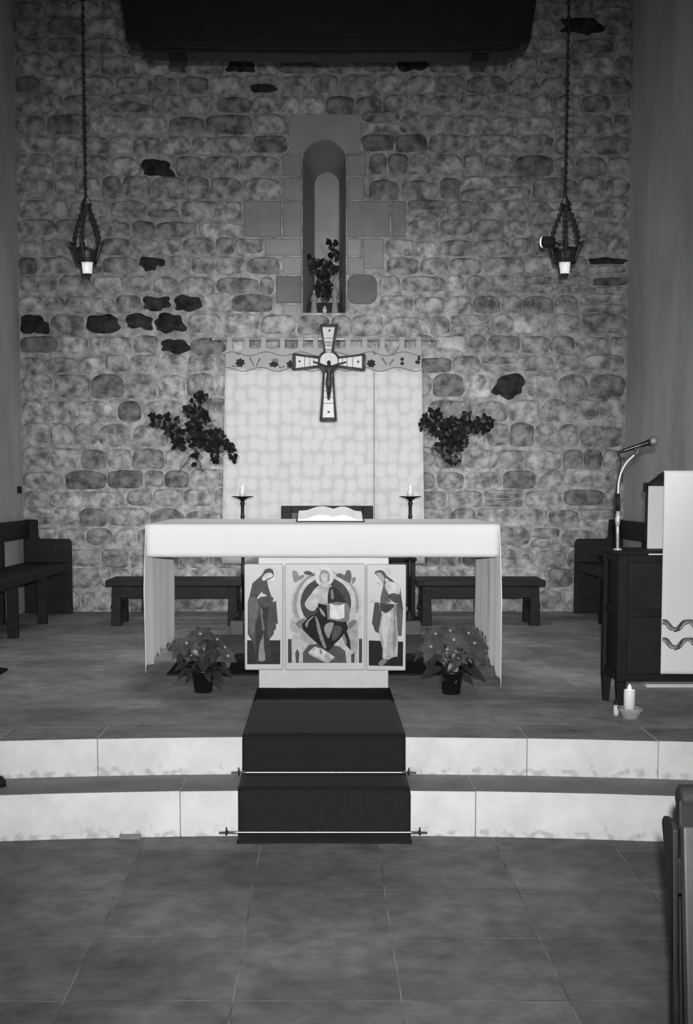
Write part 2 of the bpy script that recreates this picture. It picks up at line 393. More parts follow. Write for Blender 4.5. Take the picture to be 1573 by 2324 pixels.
for ra, rb in zip(rows[:-1], rows[1:]):
    z1 = W(740, ra)[1]; z0 = W(740, rb)[1]; mid = (ra+rb)/2
    ivs = [(XL+.0, XR-.0)]
    for ex in excl:
        if ex[1]-3 < mid < ex[3]+3:
            a, b = W(ex[0], mid)[0], W(ex[2], mid)[0]; nw = []
            for p, q_ in ivs:
                if b <= p or a >= q_: nw.append((p, q_)); continue
                if a > p: nw.append((p, a))
                if b < q_: nw.append((b, q_))
            ivs = nw
    ph = random.uniform(0, 6)
    for p, q_ in ivs:
        x = p
        while x < q_-.02:
            wd = random.choice([random.uniform(.17, .26), random.uniform(.24, .34), random.uniform(.26, .42)])
            if q_-(x+wd) < .13: wd = q_-x
            dz = .012*math.sin(x*1.7+ph); g = random.uniform(.000, .005)
            a0, a1 = z0+dz+random.uniform(-.004, .012), z1+dz-random.uniform(-.004, .014)
            if wd > .27 and random.random() < .10:      # two thin stones in one course
                mz = (a0+a1)/2; stone(x+g, x+wd-g, a0+g, mz-g*.6); stone(x+g, x+wd-g, mz+g*.6, a1-g)
            else: stone(x+g, x+wd-g, a0+g*.8, a1-g*.8)
            x += wd
mb.tone = 1.0
o = mb.build('wall_back', [MORT, STONE, ASH], fix=False, tone=True); o['kind'] = 'structure'

PLAS = mat('plaster', 0.70, 0.95, 0.22, 1.6, 0.004, 12, spec=0.1, stretch=(1, 1, .4))
for nm, x, s in (('wall_left', XL, -1), ('wall_right', XR, 1)):
    mb = MB(); n1, n2 = 40, 40; g = []
    for i in range(n1+1):
        row = []
        for j in range(n2+1):
            y = 5.6+(10.56-5.6)*i/n1; z = CZ-.05+(6.7-CZ+.05)*j/n2
            row.append(mb.vert((x+s*.012*noise.noise(Vector((y*1.3, z*1.1, x))), y, z)))
        g.append(row)
    for i in range(n1):
        for j in range(n2): mb.face((g[i][j], g[i+1][j], g[i+1][j+1], g[i][j+1]), 0, True)
    mb.box((x+s*.03, 5.6, CZ-.05), (x+s*.3, 10.6, 6.7)); mb.box((x+s*.02, 5.45, CZ-.05), (x+s*2.4, 5.6, 6.7))
    mb.build(nm, PLAS, fix=False)['kind'] = 'structure'
mb = MB(); mb.box((-3.3, 6.2, 6.7), (3.3, 10.9, 6.8))
for i in range(9): mb.box((-3.3, 6.3+.5*i, 6.58), (3.3, 6.42+.5*i, 6.7))
mb.build('ceiling', WOOD2)['kind'] = 'structure'

# ---------------------------------------------------------------- altar
YF = 6.385
t = thing('altar', (-0.02, 6.9, CZ), 'white altar table on a pale stone plinth in the middle of the chancel', 'altar')
mb = MB(); mb.box((xx(587, YF, 1420), YF, CZ), (xx(882, YF, 1420), 7.25, 1.12)); mb.build('plinth', STONE_W, t, .006)
mb = MB(); mb.box((-0.985, 6.40, 1.12), (0.945, 7.44, 1.292)); mb.build('tabletop', STONE_W, t, .004)
# the cloth: top, front and back falls, and side falls that hang nearly to the floor
AX0, AX1, AY0, AY1, AZ = -0.999, 0.962, 6.365, 7.47, 1.304
mb = MB()
def curvegrid(fn, nu, nv, sm=True):
    g = [[mb.vert(fn(i/nu, j/nv)) for j in range(nv+1)] for i in range(nu+1)]
    for i in range(nu):
        for j in range(nv): mb.face((g[i][j], g[i+1][j], g[i+1][j+1], g[i][j+1]), 0, sm)
r = .018
def topf(u, v):      # from front hem over the top to the back hem
    L1, L2, L3 = .16, AY1-AY0-2*r, .16; tot = L1+L2+L3+math.pi*r; s = v*tot; x = AX0+(AX1-AX0)*u
    wob = .002*math.sin(x*13)+.002*math.sin(x*31+1)
    if s < L1: return (x, AY0+wob*(1-s/L1), AZ-r-(L1-s))
    s -= L1
    if s < math.pi*r/2: a = s/r; return (x, AY0+r-r*math.cos(a), AZ-r+r*math.sin(a))
    s -= math.pi*r/2
    if s < L2: return (x, AY0+r+s, AZ)
    s -= L2
    if s < math.pi*r/2: a = s/r; return (x, AY1-r+r*math.sin(a), AZ-r+r*math.cos(a))
    s -= math.pi*r/2; return (x, AY1, AZ-r-s)
curvegrid(topf, 60, 70)
LH = [(0, .097), (.15, .12), (.35, .125), (.6, .13), (1, .14)]
RH = [(0, .015), (.07, .06), (.16, .08), (.30, .10), (.52, .13), (.54, .22), (1, .235)]
def hem(tab, u):
    for (a, ha), (b, hb) in zip(tab[:-1], tab[1:]):
        if u <= b: return ha+(hb-ha)*(u-a)/(b-a)
    return tab[-1][1]
def side(x0, s, tab, ph):
    def f(u, v):
        z1, z0 = AZ-.004, CZ+hem(tab, u)+.004*math.sin(u*60)
        z = z1+(z0-z1)*v; k_ = min(1, v*2.2)
        amp = .017*k_
        d = amp*(1.0*math.sin(u*24+ph+2.2*noise.noise(Vector((u*3, ph, 1))))+1.2*noise.noise(Vector((u*5.5+ph*7, v*.6, ph)))+.9*noise.noise(Vector((u*13+ph*3, v*.9, 4)))+.25*math.sin(u*31+ph))
        return (x0+s*(.001+.010*k_)+d*s*.6, AY0+.002+(AY1-AY0-.004)*u, z)
    return f
n_top = len(mb.f)
curvegrid(side(AX0, -1, LH, .4), 110, 16); curvegrid(side(AX1, 1, RH, 1.7), 110, 16)
for i in range(n_top, len(mb.f)): mb.mi[i] = 1
LINEN_BR = mat('brightened_linen', 0.86, 0.9, 0.03, 6, 0.0004, 300, spec=0.1)  # altar linen made paler, so the dim side falls look lit
LINEN_BR.node_tree.nodes['Principled BSDF'].inputs['Sheen Weight'].default_value = 0.5
o = mb.build('altar_cloth', [LINEN, LINEN_BR])
sd = o.modifiers.new('thickness', 'SOLIDIFY'); sd.thickness = .003; sd.offset = 1
tag(o, 'plain white cloth over the altar, its ends hanging almost to the floor', 'tablecloth')

# triptych on the front of the plinth
t = thing('triptych', (-0.01, 6.36, zz(1522, 6.34)), 'three-panel painted icon of three robed figures hung on the altar plinth', 'icon')
PANEL = mat('icon_ground', 0.56, 0.6, 0.05, 8); 
YT = 6.335
def P2(px, py, y=YT): return at(px, py, y)
def panel(name, x0, y0, x1, y1, thick=.035):
    mb = MB(); a = P2(x0, y0); b = P2(x1, y1)
    mb.box((a.x, YT, b.z), (b.x, YT+thick, a.z)); return mb.build(name, PANEL, t, .009, 3)
wl = panel('side_panel', 554, 1280, 643, 1521); cp = panel('central_panel', 646.5, 1279.5, 828.5, 1521.5, .045); wr = panel('side_panel', 832, 1281, 921, 1522.5)
def artwork(name, parent, shapes, labels=None):
    """flat painted shapes: (value, points in photograph pixels, smoothing)"""
    mb = MB(); vals = []; y = YT-.0006
    for sh in shapes:
        v, pts = sh[0], sh[1]; sm_ = sh[2] if len(sh) > 2 else 1
        if v not in vals: vals.append(v)
        if sm_ > 1: pts = smooth(pts, sm_)
        mb.poly([P2(px, py, y) for px, py in pts], vals.index(v)); y -= .0005
    o = mb.build(name, [paint(v) for v in vals], parent, fix=False)
    return o
def A(s, ox, oy, pts): return [(ox+x/s, oy+y/s) for x, y in pts]
a8 = lambda pts: A(7.865, 540, 1270, pts); a7 = lambda pts: A(3.745, 530, 1240, pts); a3 = lambda pts: A(7.15, 720, 1270, pts)
artwork('painting', wl, [
    (.50, a8(ell(560, 270, 135, 140))), (.60, a8(ell(560, 270, 122, 127))),
    (.075, a8([(165, 1440), (757, 1440), (755, 1868), (165, 1868)])),
    (.14, a8([(440, 260), (475, 185), (560, 150), (625, 180), (645, 250), (625, 320), (560, 350), (520, 370), (545, 500), (600, 660), (680, 720), (695, 900), (715, 1140), (680, 1150), (680, 1240), (645, 1265), (640, 1330), (565, 1420), (565, 1700), (600, 1800), (350, 1820), (300, 1600), (240, 1430), (175, 1330), (175, 760), (210, 640), (260, 420), (390, 310)])),
    (.09, a8([(320, 1150), (420, 900), (370, 780), (470, 860), (560, 830), (540, 1000), (520, 1300), (570, 1450), (590, 1790), (490, 1780), (470, 1500), (460, 1300), (420, 1400), (370, 1820), (310, 1820), (320, 1500)]), 3),
    (.22, a8([(400, 900), (440, 890), (445, 1060), (480, 1240), (440, 1260), (420, 1100)]), 3),
    (.30, a8([(455, 1320), (440, 1400), (390, 1500), (370, 1800), (490, 1790), (470, 1600)]), 2),
    (.20, a8([(200, 700), (330, 680), (360, 900), (300, 1150), (290, 1330), (210, 1300), (190, 900)]), 3),
    (.58, a8([(430, 330), (480, 260), (560, 232), (620, 260), (610, 310), (520, 345), (480, 375), (440, 372)]), 3),
    (.62, a8([(345, 690), (370, 640), (440, 568), (440, 605), (505, 625), (495, 655), (400, 668), (365, 705)]), 2),
    (.62, a8([(620, 750), (640, 690), (690, 710), (720, 708), (640, 755)])),
])
artwork('painting', wr, [
    (.52, a3(ell(1060, 270, 150, 150))), (.60, a3(ell(1060, 270, 138, 138))),
    (.05, a3([(838, 1312), (1395, 1332), (1390, 1730), (838, 1720)])),
    (.13, a3([(930, 700), (1000, 690), (1050, 880), (1050, 1000), (1000, 1200), (940, 1165), (905, 1060), (887, 1045)])),
    (.17, a3([(1085, 370), (1200, 330), (1320, 400), (1355, 480), (1370, 620), (1395, 800), (1370, 1240), (1310, 1240), (1300, 1110), (1280, 800), (1100, 860), (1010, 820), (1030, 600), (1060, 480)])),
    (.42, a3([(1050, 880), (1240, 780), (1285, 860), (1300, 1110), (1315, 1240), (1305, 1575), (1240, 1580), (1150, 1630), (1060, 1600), (1060, 1450), (1010, 1230), (1000, 1150)])),
    (.56, a3([(1080, 900), (1180, 850), (1190, 1000), (1130, 1250), (1120, 1590), (1080, 1590), (1080, 1300), (1040, 1150)]), 2),
    (.30, a3([(1240, 700), (1290, 700), (1270, 1000), (1290, 1250), (1240, 1560), (1225, 1300), (1240, 1000)]), 2),
    (.55, a3([(1100, 400), (1160, 350), (1300, 390), (1345, 470), (1330, 560), (1240, 550), (1190, 600), (1110, 470)]), 3),
    (.10, a3([(1020, 700), (1140, 740), (1230, 700), (1240, 770), (1130, 860), (1050, 830)]), 3),
    (.12, a3([(1230, 545), (1350, 600), (1385, 800), (1320, 760), (1200, 660), (1140, 600)]), 3),
    (.50, a3([(1110, 690), (1210, 690), (1150, 620), (1250, 700), (1340, 720), (1200, 720)]), 1),
    (.15, a3([(938, 200), (1000, 170), (1080, 190), (1130, 260), (1240, 350), (1200, 360), (1110, 300), (1100, 380), (1070, 380), (1000, 290), (945, 235)]), 3),
    (.38, a3([(955, 225), (1030, 215), (1090, 290), (1075, 375), (1040, 350), (1000, 290)]), 3),
    (.50, a3([(860, 690), (910, 635), (985, 660), (1000, 695), (930, 690), (880, 710)]), 2),
    (.25, a3([(995, 1680), (1060, 1610), (1140, 1640), (1060, 1720), (1000, 1705)]), 2),
])
ring = lambda v, cx, cy, rx, ry: (v, a7(ell(cx, cy, rx, ry, 40)))
artwork('painting', cp, [
    ring(.50, 785, 500, 300, 300), ring(.34, 785, 500, 280, 290), ring(.54, 790, 490, 252, 268), ring(.12, 785, 480, 215, 215),
    (.30, a7([(500, 215), (535, 210), (560, 250), (590, 240), (600, 260), (530, 305), (510, 290)]), 3),
    (.16, a7([(600, 215), (650, 212), (695, 255), (660, 245), (610, 240)]), 3),
    (.18, a7([(870, 248), (910, 228), (945, 245), (960, 205), (995, 210), (1003, 280), (985, 310), (945, 290)]), 3),
    (.26, a7([(1010, 270), (1035, 262), (1038, 290), (1010, 320)]), 3),
    (.50, a7([(470, 640), (500, 600), (600, 620), (700, 700), (870, 720), (960, 620), (1050, 560), (1090, 600), (1080, 640), (1060, 700), (1055, 990), (1030, 990), (1020, 900), (980, 990), (960, 990), (900, 850), (820, 830), (680, 830), (600, 900), (590, 990), (500, 990), (500, 760), (530, 700)])),
    (.40, a7([(480, 650), (520, 640), (620, 720), (690, 800), (640, 850), (560, 740), (490, 720)]), 2),
    (.38, a7([(980, 650), (1040, 620), (1060, 700), (1050, 900), (1000, 880), (960, 740)]), 2),
    (.11, a7([(463, 788), (494, 788), (496, 990), (463, 990)])), (.11, a7([(1066, 785), (1093, 785), (1093, 990), (1066, 990)])),
    (.14, a7([(530, 990), (525, 900), (542, 872), (560, 900), (555, 990)]), 1),
    (.15, a7([(590, 990), (590, 900), (640, 838), (760, 820), (900, 850), (950, 890), (960, 990)])),
    (.13, a7([(1000, 990), (1000, 920), (1030, 905), (1028, 990)])),
    (.25, a7([(530, 650), (600, 610), (620, 650), (580, 700), (545, 680)]), 3), (.25, a7([(985, 700), (975, 650), (1040, 625), (1030, 670)]), 3),
    (.60, a7(ell(772, 258, 82, 84))), (.62, a7(ell(772, 258, 72, 74))),
    (.40, a7([(690, 360), (760, 320), (830, 330), (870, 420), (830, 500), (700, 520), (650, 450)]), 3),
    (.52, a7([(640, 430), (700, 360), (735, 350), (715, 480), (690, 545), (640, 540), (605, 490)]), 3),
    (.50, a7([(710, 380), (800, 370), (805, 470), (720, 470)]), 2),
    (.07, a7([(815, 350), (880, 360), (940, 440), (950, 490), (830, 480), (800, 480)]), 2),
    (.26, a7([(825, 370), (845, 370), (855, 440), (830, 445)]), 2),
    (.33, a7([(727, 258), (745, 210), (775, 200), (810, 215), (820, 260), (805, 305), (740, 305)]), 3),
    (.52, a7([(745, 245), (775, 225), (802, 248), (796, 290), (800, 340), (750, 340), (752, 290)]), 3),
    (.25, a7([(795, 490), (965, 480), (985, 560), (975, 640), (880, 650), (800, 620)]), 2),
    (.05, a7([(582, 660), (640, 600), (715, 560), (720, 485), (790, 500), (800, 620), (900, 640), (960, 640), (975, 700), (930, 760), (860, 830), (810, 895), (740, 850), (650, 770), (590, 710)])),
    (.34, a7([(610, 660), (650, 610), (690, 590), (640, 640), (625, 690)]), 3),
    (.30, a7([(695, 590), (725, 640), (750, 740), (790, 860), (760, 850), (715, 720)]), 2),
    (.33, a7([(730, 520), (770, 560), (780, 600), (745, 570)]), 3),
    (.33, a7([(770, 690), (800, 650), (850, 650), (840, 700), (810, 780), (780, 740)]), 3),
    (.14, a7([(850, 680), (920, 690), (900, 760), (840, 800)]), 3),
    (.06, a7([(920, 740), (960, 710), (990, 800), (998, 885), (950, 830)]), 1),
    (.26, a7([(925, 760), (945, 750), (965, 830), (940, 810)]), 2),
    (.72, a7([(818, 485), (850, 498), (910, 500), (943, 486), (943, 605), (900, 620), (850, 618), (820, 606)])),
    (.62, a7([(635, 900), (690, 852), (750, 870), (860, 938), (795, 978), (780, 975)])), (.42, a7([(635, 900), (780, 960), (860, 938), (858, 952), (790, 990), (640, 918)])),
    (.25, a7([(735, 870), (752, 885), (752, 915), (738, 915)]), 1), (.25, a7([(670, 880), (700, 855), (695, 870), (675, 890)]), 1),
    (.40, a7([(770, 940), (800, 900), (830, 970), (790, 990)]), 2),
])

# carpet runner, with brass rods
CARP = mat('carpet', 0.018, 0.95, 0.12, 60, 0.001, 300, spec=0.02)
CARP.node_tree.nodes['Principled BSDF'].inputs['Sheen Weight'].default_value = 0.05
CARP.node_tree.nodes['Principled BSDF'].inputs['Sheen Roughness'].default_value = 0.4
mb = MB()
def cx0(y): return -0.386+(y-6.36)*(-.004)
prof = [(6.375, CZ+.012), (5.9, CZ+.012), (5.5, CZ+.012), (5.19, CZ+.012), (5.155, CZ+.008), (5.135, CZ-.015), (5.135, CZ-.09), (5.132, S1+.05), (5.115, S1+.018), (5.06, S1+.012), (4.90, S1+.012), (4.868, S1+.008), (4.848, S1-.015), (4.848, S1-.1), (4.846, .05), (4.838, .016), (4.80, .010), (4.76, .012)]
n = 24
def cw(y, z): return (-.386, .358) if y > 5.2 else ((-.381, .362) if z > .21 else (-.379, .365))
g = []
for (y, z) in prof:
    a, b = cw(y, z)
    if y > 5.2: a, b = (-.386+(6.375-y)*.004, .358+(6.375-y)*.004)
    row = []
    for i in range(n+1):
        x = a+(b-a)*i/n
        row.append(mb.vert((x, y - K*x*x if y < 5.3 else y, z+.0015*noise.noise(Vector((x*8, y*8, z*8))))))
    g.append(row)
for j in range(len(prof)-1):
    for i in range(n): mb.face((g[j][i], g[j][i+1], g[j+1][i+1], g[j+1][i]), 0, True)
o = mb.build('carpet_runner', CARP); sd = o.modifiers.new('pile', 'SOLIDIFY'); sd.thickness = .011; sd.offset = -1
tag(o, 'dark carpet runner leading down both steps from the altar', 'carpet')
ROD = mat('polished_rod', 0.85, 0.18, 0.02, metal=1.0)
rods = []
for (y, py, p0, p1, lab) in ((5.100, 1753, 525, 945, 'polished metal rod holding the runner at the foot of the upper step'), (4.812, 1889, 497, 970, 'polished metal rod holding the runner at the foot of the lower step')):
    a = at(p0, py, y); b = at(p1, py, y); t = thing('stair_rod', ((a.x+b.x)/2, y, a.z), lab, 'stair rod', 'stair rods across the carpet runner')
    mb = MB(); mb.tube([(a.x+(b.x-a.x)*i/12, y, a.z) for i in range(13)], .0065, 10); mb.build('rod', ROD, t)
    for px in (p0+17, p1-17):
        c = at(px, py, y); mb = MB(); mb.torus((c.x, y, c.z), .010, .004, (1, 0, 0), 12, 6); mb.box((c.x-.003, y, c.z-.012), (c.x+.003, y+.045, c.z-.002)); mb.box((c.x-.003, y-.003, c.z+.008), (c.x+.003, y+.003, c.z+.022))
        mb.build('bracket', IRON, t)

# rugs under the altar
RUG = mat('black_rug', 0.022, 0.95, 0.15, 40, 0.002, 200, spec=0.05); RUG2 = mat('dark_rug', 0.10, 0.95, 0.15, 40, 0.002, 200, spec=0.05)
def rug(name, y0, y1, x0, x1, m_, label):
    mb = MB(); mb.box((x0, y0, CZ), (x1, y1, CZ+.012)); o = mb.build(name, m_, None, .004); tag(o, label, 'rug'); return o
rug('floor_rug', 6.875, 7.74, -.967, .93, RUG, 'black rug lying across the floor beneath the altar')
rug('floor_rug', 7.745, 8.745, -.99, .95, RUG2, 'dark grey rug between the black rug and the low platform')
mb = MB(); mb.prism([fl(-140, 1500, CZ), fl(-140, 1620, CZ), fl(18, 1521, CZ)], (0, 0, .012)); tag(mb.build('floor_mat', RUG), 'dark mat whose corner shows on the chancel floor at the left edge', 'mat')

# ---------------------------------------------------------------- platform, chair and stand behind the altar
DT = zz(1412, 8.757)
DM = mat('platform', 0.17, 0.8, 0.15, 6)
mb = MB(); mb.box((-.738, 8.757, CZ), (.731, 9.37, DT)); o = mb.build('low_platform', DM, None, .008); tag(o, 'low grey platform on the floor behind the altar', 'platform')
t = thing('presider_chair', (0.005, 9.1, DT), 'dark wooden armchair with a framed back panel behind the altar', 'chair')
YC = 9.28
a = at(638, 1148, YC); b = at(847, 1148, YC); zt_ = a.z; xa, xb = a.x, b.x; pw = .085
for x in (xa, xb-pw):
    mb = MB(); mb.box((x, YC, DT), (x+pw, YC+.06, zt_)); mb.build('back_post', WOOD, t, .008)
mb = MB(); mb.box((xa+pw, YC+.005, zt_-.055), (xb-pw, YC+.055, zt_)); mb.build('top_rail', WOOD, t, .004)
mb = MB(); mb.box((xa+pw, YC+.02, DT+.45), (xb-pw, YC+.045, zt_-.055)); mb.box(((xa+xb)/2-.012, YC+.012, DT+.45), ((xa+xb)/2+.012, YC+.022, zt_-.055)); tag(mb.build('back_panel', mat('grey_leather', .09, .6, .2, 6), t), 'grey upholstered back panel', None)
mb = MB(); mb.box((xa, YC-.5, DT+.40), (xb, YC, DT+.46)); mb.build('seat', WOOD, t, .008)
for x in (xa, xb-.06):
    mb = MB(); mb.box((x, YC-.5, DT), (x+.06, YC-.44, DT+.66)); mb.build('front_leg', WOOD, t, .006)
    mb = MB(); mb.box((x, YC-.52, DT+.66), (x+.06, YC, DT+.70)); mb.build('armrest', WOOD, t, .008)
t = thing('side_stand', (0.62, 9.18, DT), 'dark wooden stand on the low platform, half hidden behind the right side of the altar', 'stand')
a = xx(886, 9.06, 1300); b = xx(943, 9.06, 1300)
mb = MB(); mb.box((a, 9.06, DT+.10), (b, 9.31, .93)); mb.build('cabinet', WOOD, t, .006)
mb = MB(); mb.box((a-.01, 9.045, .93), (b+.01, 9.33, .955)); mb.build('top', WOOD, t, .005)
for x in (a, b-.035):
    for y in (9.06, 9.275):
        mb = MB(); mb.box((x, y, DT), (x+.035, y+.035, DT+.10)); mb.build('leg', WOOD, t, .003)

# tall floor candlesticks behind the altar
def candlestick(px, label):
    Y = 8.95; c = at(px, 1300, Y); x = c.x; t = thing('candlestick', (x, Y, DT), label, 'candlestick', 'tall candlesticks behind the altar')
    mb = MB(); mb.lathe([(.085, 0), (.085, .012), (.05, .03), (.028, .05), (.02, .07)], (x, Y, DT), 20); mb.build('base', IRON, t)
    zs = zz(1137, Y)
    mb = MB(); h = zs-DT-.06; mb.lathe([(.011, 0), (.013, h*.3), (.021, h*.33), (.013, h*.36), (.013, h*.84), (.017, h*.86), (.013, h*.88), (.013, h*.96), (.02, h*.975), (.012, h)], (x, Y, DT+.06), 12); mb.build('stem', IRON, t)
    mb = MB(); mb.lathe([(.010, 0), (.016, .012), (.040, .028), (.085, .038), (.088, .043), (.080, .043), (.03, .036)], (x, Y, zs-.006), 24); mb.build('drip_dish', IRON, t)
    mb = MB(); mb.lathe([(.021, 0), (.022, .045), (.019, .052), (.004, .049)], (x, Y, zs+.032), 14); cd = mb.build('candle', WAX, t)
    mb = MB(); mb.lathe([(.001, 0), (.006, .008), (.0075, .016), (.004, .030), (.0005, .042)], (x, Y, zs+.084), 10); mb.build('flame', FLAME, cd)
candlestick(551.5, 'tall dark candlestick behind the left half of the altar')
candlestick(930.5, 'tall dark candlestick behind the right half of the altar')

# open book on the altar
t = thing('open_book', (0.0, 6.85, AZ), 'open book with white pages lying on top of the altar', 'book')
PAGE = mat('book_page', .78, .7, .03); CZB = AZ+.010
def page(x0, x1, lift0, lift1, nm):
    mb = MB(); n = 12; top = []; bot = []
    for i in range(n+1):
        u = i/n; x = x0+(x1-x0)*u; z = CZB+.006+(lift0*(1-u)+lift1*u)+.022*math.sin(min(1, u*1.3)*math.pi)*(1-u*.3)
        top.append((x, z))
    for i in range(n):
        (xa_, za), (xb_, zb) = top[i], top[i+1]
        mb.hexa([(xa_, 6.70, CZB), (xb_, 6.70, CZB), (xb_, 6.98, CZB+.03), (xa_, 6.98, CZB+.03), (xa_, 6.70, za), (xb_, 6.70, zb), (xb_, 6.98, zb+.045), (xa_, 6.98, za+.045)])
    return mb.build(nm, PAGE, t)
page(0.045, -0.165, .015, .004, 'left_page'); page(0.045, 0.215, .015, .0, 'right_page')
mb = MB(); mb.hexa([(-.175, 6.69, AZ+.004), (.225, 6.69, AZ+.004), (.225, 6.99, AZ+.004), (-.175, 6.99, AZ+.004), (-.175, 6.69, CZB), (.225, 6.69, CZB), (.225, 6.99, CZB+.03), (-.175, 6.99, CZB+.03)]); tag(mb.build('cover', BLACK, t), 'black cover', None)

# ---------------------------------------------------------------- benches behind the altar
def bench(x0, x1, name, label):
    """x0 = outer end, x1 = inner end"""
    s = 1 if x1 > x0 else -1; yf, yb = 9.40, 9.78; zt_ = zz(1316, 9.40)
    t = thing(name, ((x0+x1)/2, 9.59, CZ), label, 'bench', 'low wooden benches behind the altar')
    mb = MB(); mb.box((x0, yf-.03, zt_-.055), (x1, yb+.02, zt_)); mb.build('seat', WOOD, t, .012)
    mb = MB(); mb.box((x0+s*.09, yf, zt_-.15), (x1-s*.09, yf+.03, zt_-.055)); mb.build('apron', WOOD, t, .004)
    for x in (x0+s*.05, x1-s*.12):
        for y in (yf-.005, yb-.07):
            mb = MB(); mb.hexa([(x-s*.012, y, CZ), (x+s*.072, y, CZ), (x+s*.072, y+.07, CZ), (x-s*.012, y+.07, CZ), (x, y, zt_-.055), (x+s*.07, y, zt_-.055), (x+s*.07, y+.07, zt_-.055), (x, y+.07, zt_-.055)]); mb.build('leg', WOOD, t, .006)
    zc = CZ+.12
    for x, e_ in ((x0+s*.055, -.035), (x1-s*.115, .035)):
        mb = MB(); mb.box((x, yf+.06, zc), (x+s*.06, yb-.06, zc+.06)); mb.box((x+s*(e_ if e_ < 0 else .06), yf+.10, zc+.01), (x+s*(0 if e_ < 0 else .06+e_), yf+.16, zc+.05)); mb.build('stretcher', WOOD, t, .006)
bench(xx(240, 9.4, 1316), xx(552, 9.4, 1316), 'low_bench', 'low backless dark wooden bench behind the left end of the altar')
bench(xx(1238, 9.4, 1316), xx(945, 9.4, 1316), 'low_bench', 'low backless dark wooden bench behind the right end of the altar')

# ---------------------------------------------------------------- pews along the side walls
def pew(s, label):
    """s=-1 left, +1 right"""
    xw = (XL if s < 0 else XR); X = lambda d: xw - s*d       # d = distance from the wall
    t = thing('wall_pew', (X(.25), 9.3, CZ), label, 'pew', 'long pews along the side walls')
    yA, yB = 7.2, 10.36
    hs = CZ+.47; ht = zz(1179, 10.38); ha = zz(1223, 10.38)
    for y in (yA, yB):
        mb = MB()
        pr = [(X(.03), CZ), (X(.46), CZ), (X(.46), ha-.03), (X(.44), ha), (X(.18), ha), (X(.16), ha+.02), (X(.155), ht), (X(.03), ht)]
        mb.prism([(x, y, z) for x, z in pr], (0, .055, 0)); mb.build('end_panel', WOOD, t, .010)
    mb = MB(); mb.box((X(.04), yA+.055, ht-.165), (X(.085), yB, ht-.005)); mb.build('back_board', WOOD, t, .006)
    mb = MB(); mb.box((X(.05), yA+.055, hs-.075), (X(.46), yB, hs)); mb.build('seat', WOOD2 if False else WOOD, t, .010)
    for y in (8.20, 9.42):
        mb = MB(); mb.box((X(.04), y, CZ), (X(.10), y+.09, ht-.165)); mb.build('back_post', WOOD, t, .005)
    for y in (7.7, 8.60, 9.50):
        mb = MB(); mb.box((X(.455-.02), y, CZ), (X(.36), y+.07, hs-.075)); mb.build('leg', WOOD, t, .005)
    return t
pew(-1, 'long dark wooden pew with a backrest along the left plaster wall')
pew(1, 'long dark wooden pew with a backrest along the right wall behind the lectern')

# ---------------------------------------------------------------- wall hanging
YH = 10.42
t = thing('wall_hanging', (0, YH, zz(1279, YH)), 'large cream cloth hanging with a cobbled pattern and leafy band, on the stone wall', 'wall hanging')
COB = mat('cobbled_cloth', 0.80, 0.92, 0.05, 3, spec=0.05)
nt = COB.node_tree; N = nt.nodes; L = nt.links; sock = base_socket(COB); src = sock.links[0].from_socket
tc = N.new('ShaderNodeTexCoord'); mp = N.new('ShaderNodeMapping'); mp.inputs['Rotation'].default_value = (R(90), 0, 0); mp.inputs['Scale'].default_value = (10.2, 8.6, 8.6); mp.vector_type = 'POINT'; sx_ = N.new('ShaderNodeSeparateXYZ'); L.new(tc.outputs['Object'], sx_.inputs[0]); cb_ = N.new('ShaderNodeCombineXYZ'); L.new(sx_.outputs[0], cb_.inputs[0]); L.new(sx_.outputs[2], cb_.inputs[1]); mp.inputs['Rotation'].default_value = (0, 0, 0); L.new(cb_.outputs[0], mp.inputs['Vector'])
vo = N.new('ShaderNodeTexVoronoi'); vo.voronoi_dimensions = '2D'; vo.feature = 'F1'; vo.inputs['Randomness'].default_value = 0.42; vo.inputs['Scale'].default_value = 1.0; L.new(mp.outputs[0], vo.inputs['Vector'])
mr = N.new('ShaderNodeMapRange'); mr.interpolation_type = 'SMOOTHSTEP'; mr.inputs['From Min'].default_value = 0.28; mr.inputs['From Max'].default_value = 0.66; mr.inputs['To Min'].default_value = 1.03; mr.inputs['To Max'].default_value = 0.86
L.new(vo.outputs['Distance'], mr.inputs['Value'])
mx = N.new('ShaderNodeMix'); mx.data_type = 'RGBA'; mx.blend_type = 'MULTIPLY'; mx.inputs[0].default_value = 1; L.new(src, mx.inputs[6]); L.new(mr.outputs[0], mx.inputs[7]); L.new(mx.outputs[2], sock)
def hx(px, py, y=YH): return at(px, py, y)
def hl(py): return 512-(py-770)*7/409.
def hr(py): return 957+(py-770)*6/409.
SEAM = 850
for (f0, f1, seamside) in ((0.0, None, 'l'), (None, 1.0, 'r')):
    mb = MB(); nu, nv = 40, 30; g = []
    for j in range(nv+1):
        py = 836+(1279-836)*j/nv
        a, b = (hl(py), SEAM-.4) if seamside == 'l' else (SEAM+.4, hr(py)); row = []
        for i in range(nu+1):
            px = a+(b-a)*i/nu; p = hx(px, py); p.y += .008*math.sin(px*.045)*(j/nv) + .004*math.sin(px*.11+1)
            row.append(mb.vert(p))
        g.append(row)
    for j in range(nv):
        for i in range(nu): mb.face((g[j][i], g[j][i+1], g[j+1][i+1], g[j+1][i]), 0, True)
    o = mb.build('cobbled_panel', COB, t); sd = o.modifiers.new('thickness', 'SOLIDIFY'); sd.thickness = .004; sd.offset = 0
tabs = [521, 560, 598, 641, 682, 716, 752, 790, 828, 868, 912, 950]
BAND = mat('band_cloth', 0.50, 0.92, 0.06, 6, spec=0.05)
mb = MB(); xs = sorted(set([512.0+i*(957-512)/180 for i in range(181)]+[c+d for c in tabs for d in (-5.6, -5.4, 5.4, 5.6)]))
